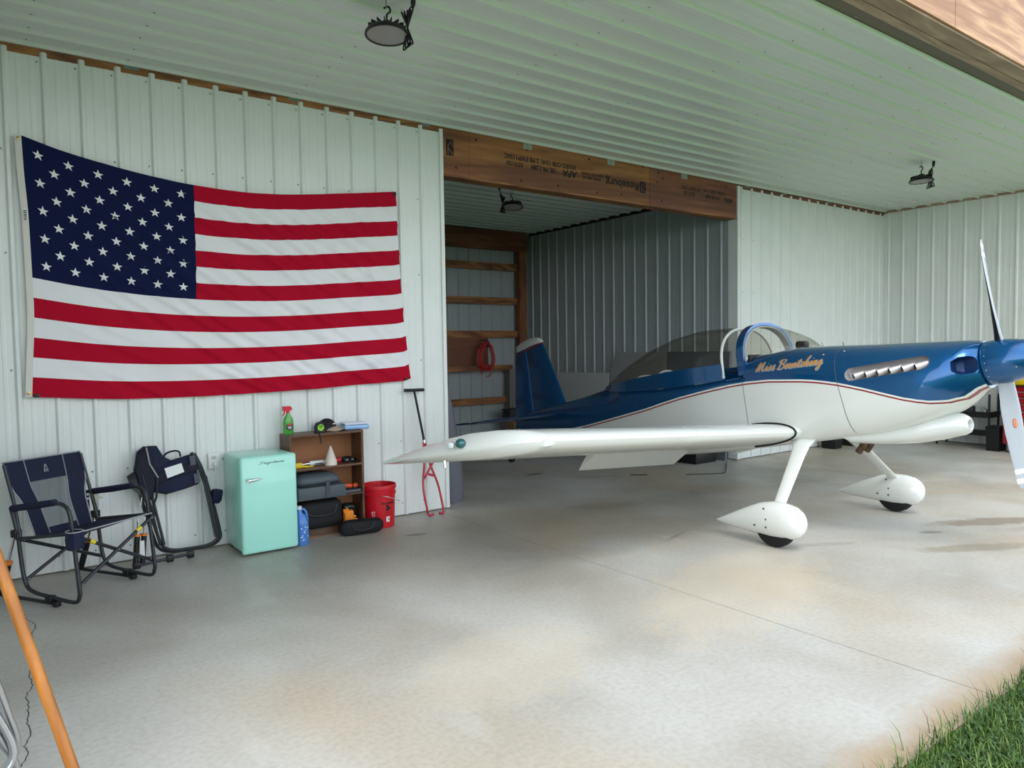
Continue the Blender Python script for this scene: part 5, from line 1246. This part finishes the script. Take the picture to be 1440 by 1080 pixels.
# ================================================================== THINGS INSIDE THE BAY
mb = MB(); rg = []
for z, x0, x1, y0, y1 in ((0, .045, .275, .14, .72), (.05, .035, .295, .13, .74), (.35, .03, .28, .13, .72), (.7, .02, .22, .13, .66), (1.0, .012, .15, .13, .56), (1.25, .004, .075, .14, .42), (1.30, .004, .03, .16, .36)):
    n = 24; rg.append([Vector(((x0+x1)/2+.028+(x1-x0)/2*math.copysign(abs(math.cos(a))**.6, math.cos(a)), (y0+y1)/2+(y1-y0)/2*math.copysign(abs(math.sin(a))**.5, math.sin(a)), z)) for a in [2*PI*k/n for k in range(n)]])
mb.loft(rg)
solo(mb, 'padded_cover', mat('grey_cover', (96, 96, 104), .45, bump=.3, bscale=9), 'grey padded cover leaning inside the bay just past the white wall', 'cover', smooth=60)
# grey boards leaning on the bay's right wall
def board(pts, m, label, th=.03, lean_=.10):
    """outline (y, z) on the right wall, foot pulled out"""
    mb = MB(); f = lambda y, z, d: Vector((XA-.034-lean_*(1-z/1.5)-d, y, z))
    mb.loft([[f(y, z, 0) for y, z in pts], [f(y, z, th) for y, z in pts]])
    return solo(mb, 'leaning_board', m, label, 'board', smooth=0)
board([(.06, 0), (1.12, 0), (1.12, 1.46), (.06, 1.46)], mat('board_slate', (104, 110, 116), .7), 'slate grey board leaning in the bay, seen through the canopy')
board([(1.16, 0), (2.30, 0), (2.30, 1.20), (2.16, 1.455), (1.16, 1.46)], mat('board_grey', (146, 148, 146), .7), 'mid grey board with one clipped corner leaning in the bay behind the canopy')
board([(2.34, 0), (4.1, 0), (4.1, .50), (3.55, 1.12), (2.34, 1.13)], mat('board_pale', (184, 187, 184), .7), 'low pale grey board leaning in the bay behind the tail fin')
# red extension cord on the hardboard
ec = thing('extension_cord', 'coiled red extension cord hanging on the hardboard at the back of the bay', 'cord', (3.40, 4.3, 1.06))
mb = MB()
for k in range(9):
    r = random.Random(k); a0 = .10+.06*r.random(); hh = .22+.05*r.random(); dx = r.uniform(-.03, .03)
    P = [(3.39+dx+a0*math.sin(a)*(1+.25*math.cos(a)), YA-.21-.008*k, 1.42-.02*r.random()-hh*math.cos(a)*.9) for a in [2*PI*q/22 for q in range(22)]]
    mb.tube(P, .008, 6, loop=True)
part(mb, 'coil', mat('cord_red', (178, 30, 34), .5), ec)
mb = MB(); mb.tube([(3.39+.11*math.sin(a), YA-.215, 1.17-.11*math.cos(a)) for a in [2*PI*q/22 for q in range(20)]], .008, 6); part(mb, 'loose_loop', mat('cord_red', (0, 0, 0)), ec)
mb = MB(); mb.box((3.39, YA-.24, 1.62), (.07, .05, .12), bev=.01); part(mb, 'wrap_strap', M_BLACK, ec)
mb = MB(); mb.tube([(3.39, YA-.03, 1.69), (3.39, YA-.22, 1.69), (3.39, YA-.24, 1.72)], .006, 6); part(mb, 'hook', M_BLACKM, ec)
def carton(c, d, m, label, nm='cardboard_box', cat='box', rz=0):
    t = thing(nm, label, cat, (c[0], c[1], c[2]), rz)
    mb = MB(); mb.box((0, 0, d[2]/2), d, bev=.004); part(mb, 'body', m, t, world=False)
    for sg in (-1, 1): mb = MB(); mb.box((sg*d[0]*.25, 0, d[2]+.004), (d[0]*.49, d[1]*.98, .006)); part(mb, 'flap', m, t, world=False, smooth=0)
    return t
carton((3.86, 4.02, 0), (.26, .26, .30), mat('cardboard', (150, 116, 80), .8), 'small brown cardboard box on the floor at the back of the bay')
bb = thing('storage_case', 'black storage case on the bay floor seen beneath the wing', 'case', (4.03, .50, 0))
mb = MB(); mb.box((4.03, .50, .10), (.42, .80, .20), bev=.015); part(mb, 'body', M_BLACK, bb); mb = MB(); mb.box((4.03, .50, .225), (.44, .82, .05), bev=.015); part(mb, 'lid', M_BLACK, bb)
sn = thing('small_crate', 'dark grey crate stacked on the cardboard box at the back of the bay', 'crate', (3.80, 4.04, .306))
mb = MB(); mb.box((3.80, 4.06, .40), (.24, .22, .18), bev=.006); part(mb, 'body', mat('crate_dark', (50, 50, 52), .7), sn); mb = MB(); mb.bx((3.66, 3.94, .48), (3.94, 4.18, .50)); part(mb, 'rim', mat('crate_dark', (0, 0, 0)), sn, smooth=0)
mb = MB(); mb.tube(cr([(3.15, -.30, .006), (3.35, -.43, .006), (3.55, -.53, .006), (3.75, -.42, .006), (4.25, -.05, .006)], 5), .005, 6)
solo(mb, 'thin_cable', M_BLACK, 'thin dark cable lying on the floor behind the near wheel', 'cable')
mb = MB(); mb.box((2.72, .06, .004), (.20, .022, .006), rot=Matrix.Rotation(-.75, 3, 'Z'), bev=.001); solo(mb, 'paint_stick', mat('stick_navy', (30, 40, 66), .6), 'short dark stick lying on the floor below the cockpit', 'stick')

# ================================================================== ALONG THE RIGHT WALL
M_TCR = mat('chest_red', (160, 14, 32), .3, coat=.4)
tc_ = thing('tool_chest', 'red tool chest with many drawers on casters behind the propeller', 'tool chest', (8.08, -2.36, 0))
part(MB().bx((7.80, -2.76, .12), (8.40, -1.98, .92), bev=.008), 'carcass', M_TCR, tc_, smooth=30)
part(MB().bx((7.77, -2.77, .92), (8.41, -1.97, .935), bev=.004), 'top_mat', M_BLACK, tc_, smooth=30)
z = .15
for k, h in enumerate((.125, .125, .10, .10, .10, .085, .085)):
    d = part(MB().bx((7.778, -2.735, z), (7.799, -2.005, z+h-.012), bev=.003), 'drawer', M_TCR, tc_, smooth=30)
    part(MB().bx((7.762, -2.72, z+h-.030), (7.778, -2.02, z+h-.017), bev=.003), 'handle', M_ALU, d, smooth=30); z += h
mb = MB(); mb.bx((7.774, -2.10, .70), (7.7778, -2.04, .745)); part(mb, 'maker_plate', M_SCREEN, tc_, smooth=0)
for x in (7.86, 8.34):
    for y in (-2.06, -2.69):
        mb = MB(); mb.lathe([(.02, -.02), (.055, -.018), (.06, 0), (.055, .018), (.02, .02)], (x, y, .06), (0, 1, 0), 18); cw_ = part(mb, 'caster', mat('caster_grey', (150, 150, 150), .5), tc_)
        mb = MB(); mb.bx((x-.03, y-.035, .095), (x+.03, y+.035, .12)); part(mb, 'caster_plate', M_ALU, cw_, smooth=0)
yb = thing('storage_bin', 'yellow storage bin on top of the red tool chest', 'bin', (8.05, -2.36, .935))
part(MB().bx((7.83, -2.72, .936), (8.34, -2.0, 1.20), bev=.02), 'body', mat('bin_yellow', (236, 200, 20), .45), yb, smooth=30); part(MB().bx((7.81, -2.74, 1.20), (8.36, -1.98, 1.225), bev=.008), 'lid', mat('bin_yellow', (0, 0, 0)), yb, smooth=30)
rk = thing('utility_shelf', 'black two-tier plastic utility shelf against the right wall behind the nose', 'shelf', (8.2, -1.35, 0))
for z in (.18, .44):
    part(MB().bx((8.02, -1.74, z), (8.39, -1.0, z+.03), bev=.004), 'tray', M_BLACK, rk, smooth=30)
    for a, b in (((8.02, -1.74, z+.03), (8.035, -1.0, z+.085)), ((8.02, -1.74, z+.03), (8.39, -1.725, z+.085)), ((8.02, -1.015, z+.03), (8.39, -1.0, z+.085))): part(MB().bx(a, b), 'tray_rim', M_BLACK, rk, smooth=0)
for x in (8.04, 8.37):
    for y in (-1.72, -1.02): mb = MB(); mb.tube([(x, y, 0), (x, y, .78 if x > 8.2 or y < -1.5 else .53)], .016, 8); part(mb, 'post', M_BLACK, rk)
for x, y, d, m, lab, nm, cat in ((8.12, -1.2, (.12, .16, .10), mat('grey_casting', (120, 118, 116), .5, metal=.5), 'grey metal part on the utility shelf, left in the tray', 'metal_part', 'part'),
                         (8.14, -1.42, (.10, .14, .13), mat('dark_casting', (60, 60, 62), .5, metal=.4), 'dark metal part in the middle of the utility shelf tray', 'metal_part', 'part'),
                         (8.12, -1.61, (.11, .12, .09), mat('steel_can', (160, 162, 164), .35, metal=.8), 'shiny can at the right end of the utility shelf tray', 'oil_can', 'can')):
    t = thing(nm, lab, cat, (x, y, .47))
    mb = MB(); mb.box((0, 0, d[2]/2), d, bev=.015); part(mb, 'body', m, t, world=False)
    mb = MB(); mb.tube([(0, 0, d[2]), (0, 0, d[2]+.025)], .022, 12); part(mb, 'neck', m, t, world=False)
tbk = thing('black_tub', 'black plastic tub on the floor between utility shelf and tool chest', 'tub', (7.93, -1.855, 0))
mb = MB(); rg = []
for z, k in ((0, .9), (.02, .94), (.31, 1), (.31, 1.04), (.335, 1.04)): rg.append([Vector((7.93+.13*k*sx, -1.855+.085*k*sy, z)) for sx, sy in ((-1, -1), (1, -1), (1, 1), (-1, 1))])
mb.loft(rg); part(mb, 'body', M_BLACK, tbk, smooth=20); part(MB().bx((7.80, -1.94, .336), (8.06, -1.77, .35), bev=.004), 'lid', M_BLACK, tbk)
for (x, y, d, lab) in ((6.50, -.22, (.22, .24, .26), 'black bin by the back wall, seen under the belly between the gear legs'), (7.05, -.24, (.34, .26, .20), 'low black bin by the back wall, seen behind the far gear leg')):
    t = thing('plastic_bin', lab, 'bin', (x, y, 0)); mb = MB(); rg = []
    for z, k in ((0, .82), (.02, .86), (d[2], 1), (d[2], 1.05), (d[2]+.02, 1.05)): rg.append([Vector((d[0]/2*k*sx, d[1]/2*k*sy, z)) for sx, sy in ((-1, -1), (1, -1), (1, 1), (-1, 1))])
    mb.loft(rg); part(mb, 'body', M_BLACK, t, world=False, smooth=20); mb = MB(); mb.box((0, 0, d[2]+.03), (d[0]*.96, d[1]*.96, .02), bev=.004); part(mb, 'lid', M_BLACK, t, world=False)

# ================================================================== FOREGROUND LEFT
M_BRM = wood('orange_handle', (148, 88, 28), (178, 112, 40), 'Z', 5, .35)
d = Vector((-.2473, .2545, 1)); b0 = Vector((-3.532, -3.797, .438))
mb = MB(); mb.tube([b0+d*(.004-.438), b0+d*.3, b0+d*.9, b0+d*1.38, b0+d*1.40], [.0155, .0155, .0155, .0145, .008], 16)
solo(mb, 'wooden_pole', M_BRM, 'orange wooden pole leaning across the bottom left corner', 'pole')
lc = thing('aluminium_frame', 'shiny tubular aluminium frame at the bottom left edge', 'frame', (-3.72, -3.2, 0))
for pts, r in (([(-3.80, -3.30, .98), (-3.74, -3.235, .70), (-3.688, -3.20, .52), (-3.652, -3.175, .36), (-3.635, -3.16, .28), (-3.64, -3.15, .22), (-3.70, -3.16, .17), (-3.80, -3.2, .15)], .0125),
               ([(-3.79, -3.33, .72), (-3.735, -3.26, .46), (-3.675, -3.215, .30), (-3.648, -3.20, .235), (-3.635, -3.19, .14), (-3.63, -3.19, .012)], .0125),
               ([(-3.82, -3.28, .80), (-3.70, -3.23, .44), (-3.645, -3.225, .262), (-3.70, -3.24, .20), (-3.82, -3.26, .22)], .0125),
               ([(-3.78, -3.36, .50), (-3.70, -3.29, .26), (-3.66, -3.26, .10), (-3.655, -3.255, .012)], .0125)):
    mb = MB(); mb.tube(cr(pts, 6), r, 12); part(mb, 'tube_frame', M_ALU, lc)
mb = MB(); mb.tube([(-3.80, -3.31, .96), (-3.88, -3.36, .98)], .0125, 10); part(mb, 'arm_tube', M_ALU, lc)

# ================================================================== GRASS
mb = MB(); rnd = random.Random(4)
def blade_at(x, y, h, wd, ang, bend, z0=-.02):
    dx, dy = math.cos(ang), math.sin(ang); px, py = -dy*wd/2, dx*wd/2; o = len(mb.v)
    m1 = (x+dx*bend*.35, y+dy*bend*.35, z0+h*.6); tp = (x+dx*bend, y+dy*bend, z0+h*(1-.25*min(1, bend/h)))
    mb.v += [(x-px, y-py, z0), (x+px, y+py, z0), (m1[0]+px*.8, m1[1]+py*.8, m1[2]), (m1[0]-px*.8, m1[1]-py*.8, m1[2]), tp]
    mb.f += [(o, o+1, o+2, o+3), (o+3, o+2, o+4)]; mb.m += [0, 0]
n = 0
while n < 42000:
    x = rnd.uniform(-1.7, 3.0); y = -4.79-abs(rnd.gauss(0, .55)) if rnd.random() < .8 else -rnd.uniform(4.8, 7.2)
    if y < -7.2: continue
    e_ = noise.noise(Vector((x*2.2, 0, 3)))*.05
    if y > -4.83+e_ and rnd.random() > .25: continue
    hh = rnd.uniform(.04, .085) if rnd.random() < .95 else rnd.uniform(.09, .15)
    blade_at(x, y, hh, rnd.uniform(.003, .0065), rnd.uniform(0, 2*PI), rnd.uniform(.01, .07)); n += 1
for k in range(90):
    x = rnd.uniform(-1.5, 2.6); blade_at(x, -4.82+rnd.uniform(-.06, .05), rnd.uniform(.09, .16), .006, rnd.uniform(.6, 2.6), rnd.uniform(.02, .10))
me = bpy.data.meshes.new('lawn_grass'); me.from_pydata(mb.v, [], mb.f); me.materials.append(grass_mat())
g_ = bpy.data.objects.new('lawn_grass', me); C.objects.link(g_); tag(g_, 'green grass growing along the outer edge of the concrete', 'grass', kind='stuff')
cl = MB()
for k in range(1500):
    x = rnd.uniform(-1.6, 2.6); y = -4.86-abs(rnd.gauss(0, .45)); z = rnd.uniform(-.01, .03)
    for q in range(3):
        a = 2*PI*q/3+k; c = Vector((x+.009*math.cos(a), y+.009*math.sin(a), z)); o = len(cl.v)
        cl.v += [tuple(c+Vector((.009*math.cos(b), .009*math.sin(b), .003*math.sin(b*2)))) for b in [2*PI*i/6 for i in range(6)]]; cl.f.append(tuple(range(o, o+6))); cl.m.append(0)
me = bpy.data.meshes.new('clover'); me.from_pydata(cl.v, [], cl.f); me.materials.append(mat('clover_green', (56, 88, 36), .6))
c_ = bpy.data.objects.new('clover', me); C.objects.link(c_); tag(c_, 'clover leaves mixed into the grass edge', 'clover', kind='stuff')
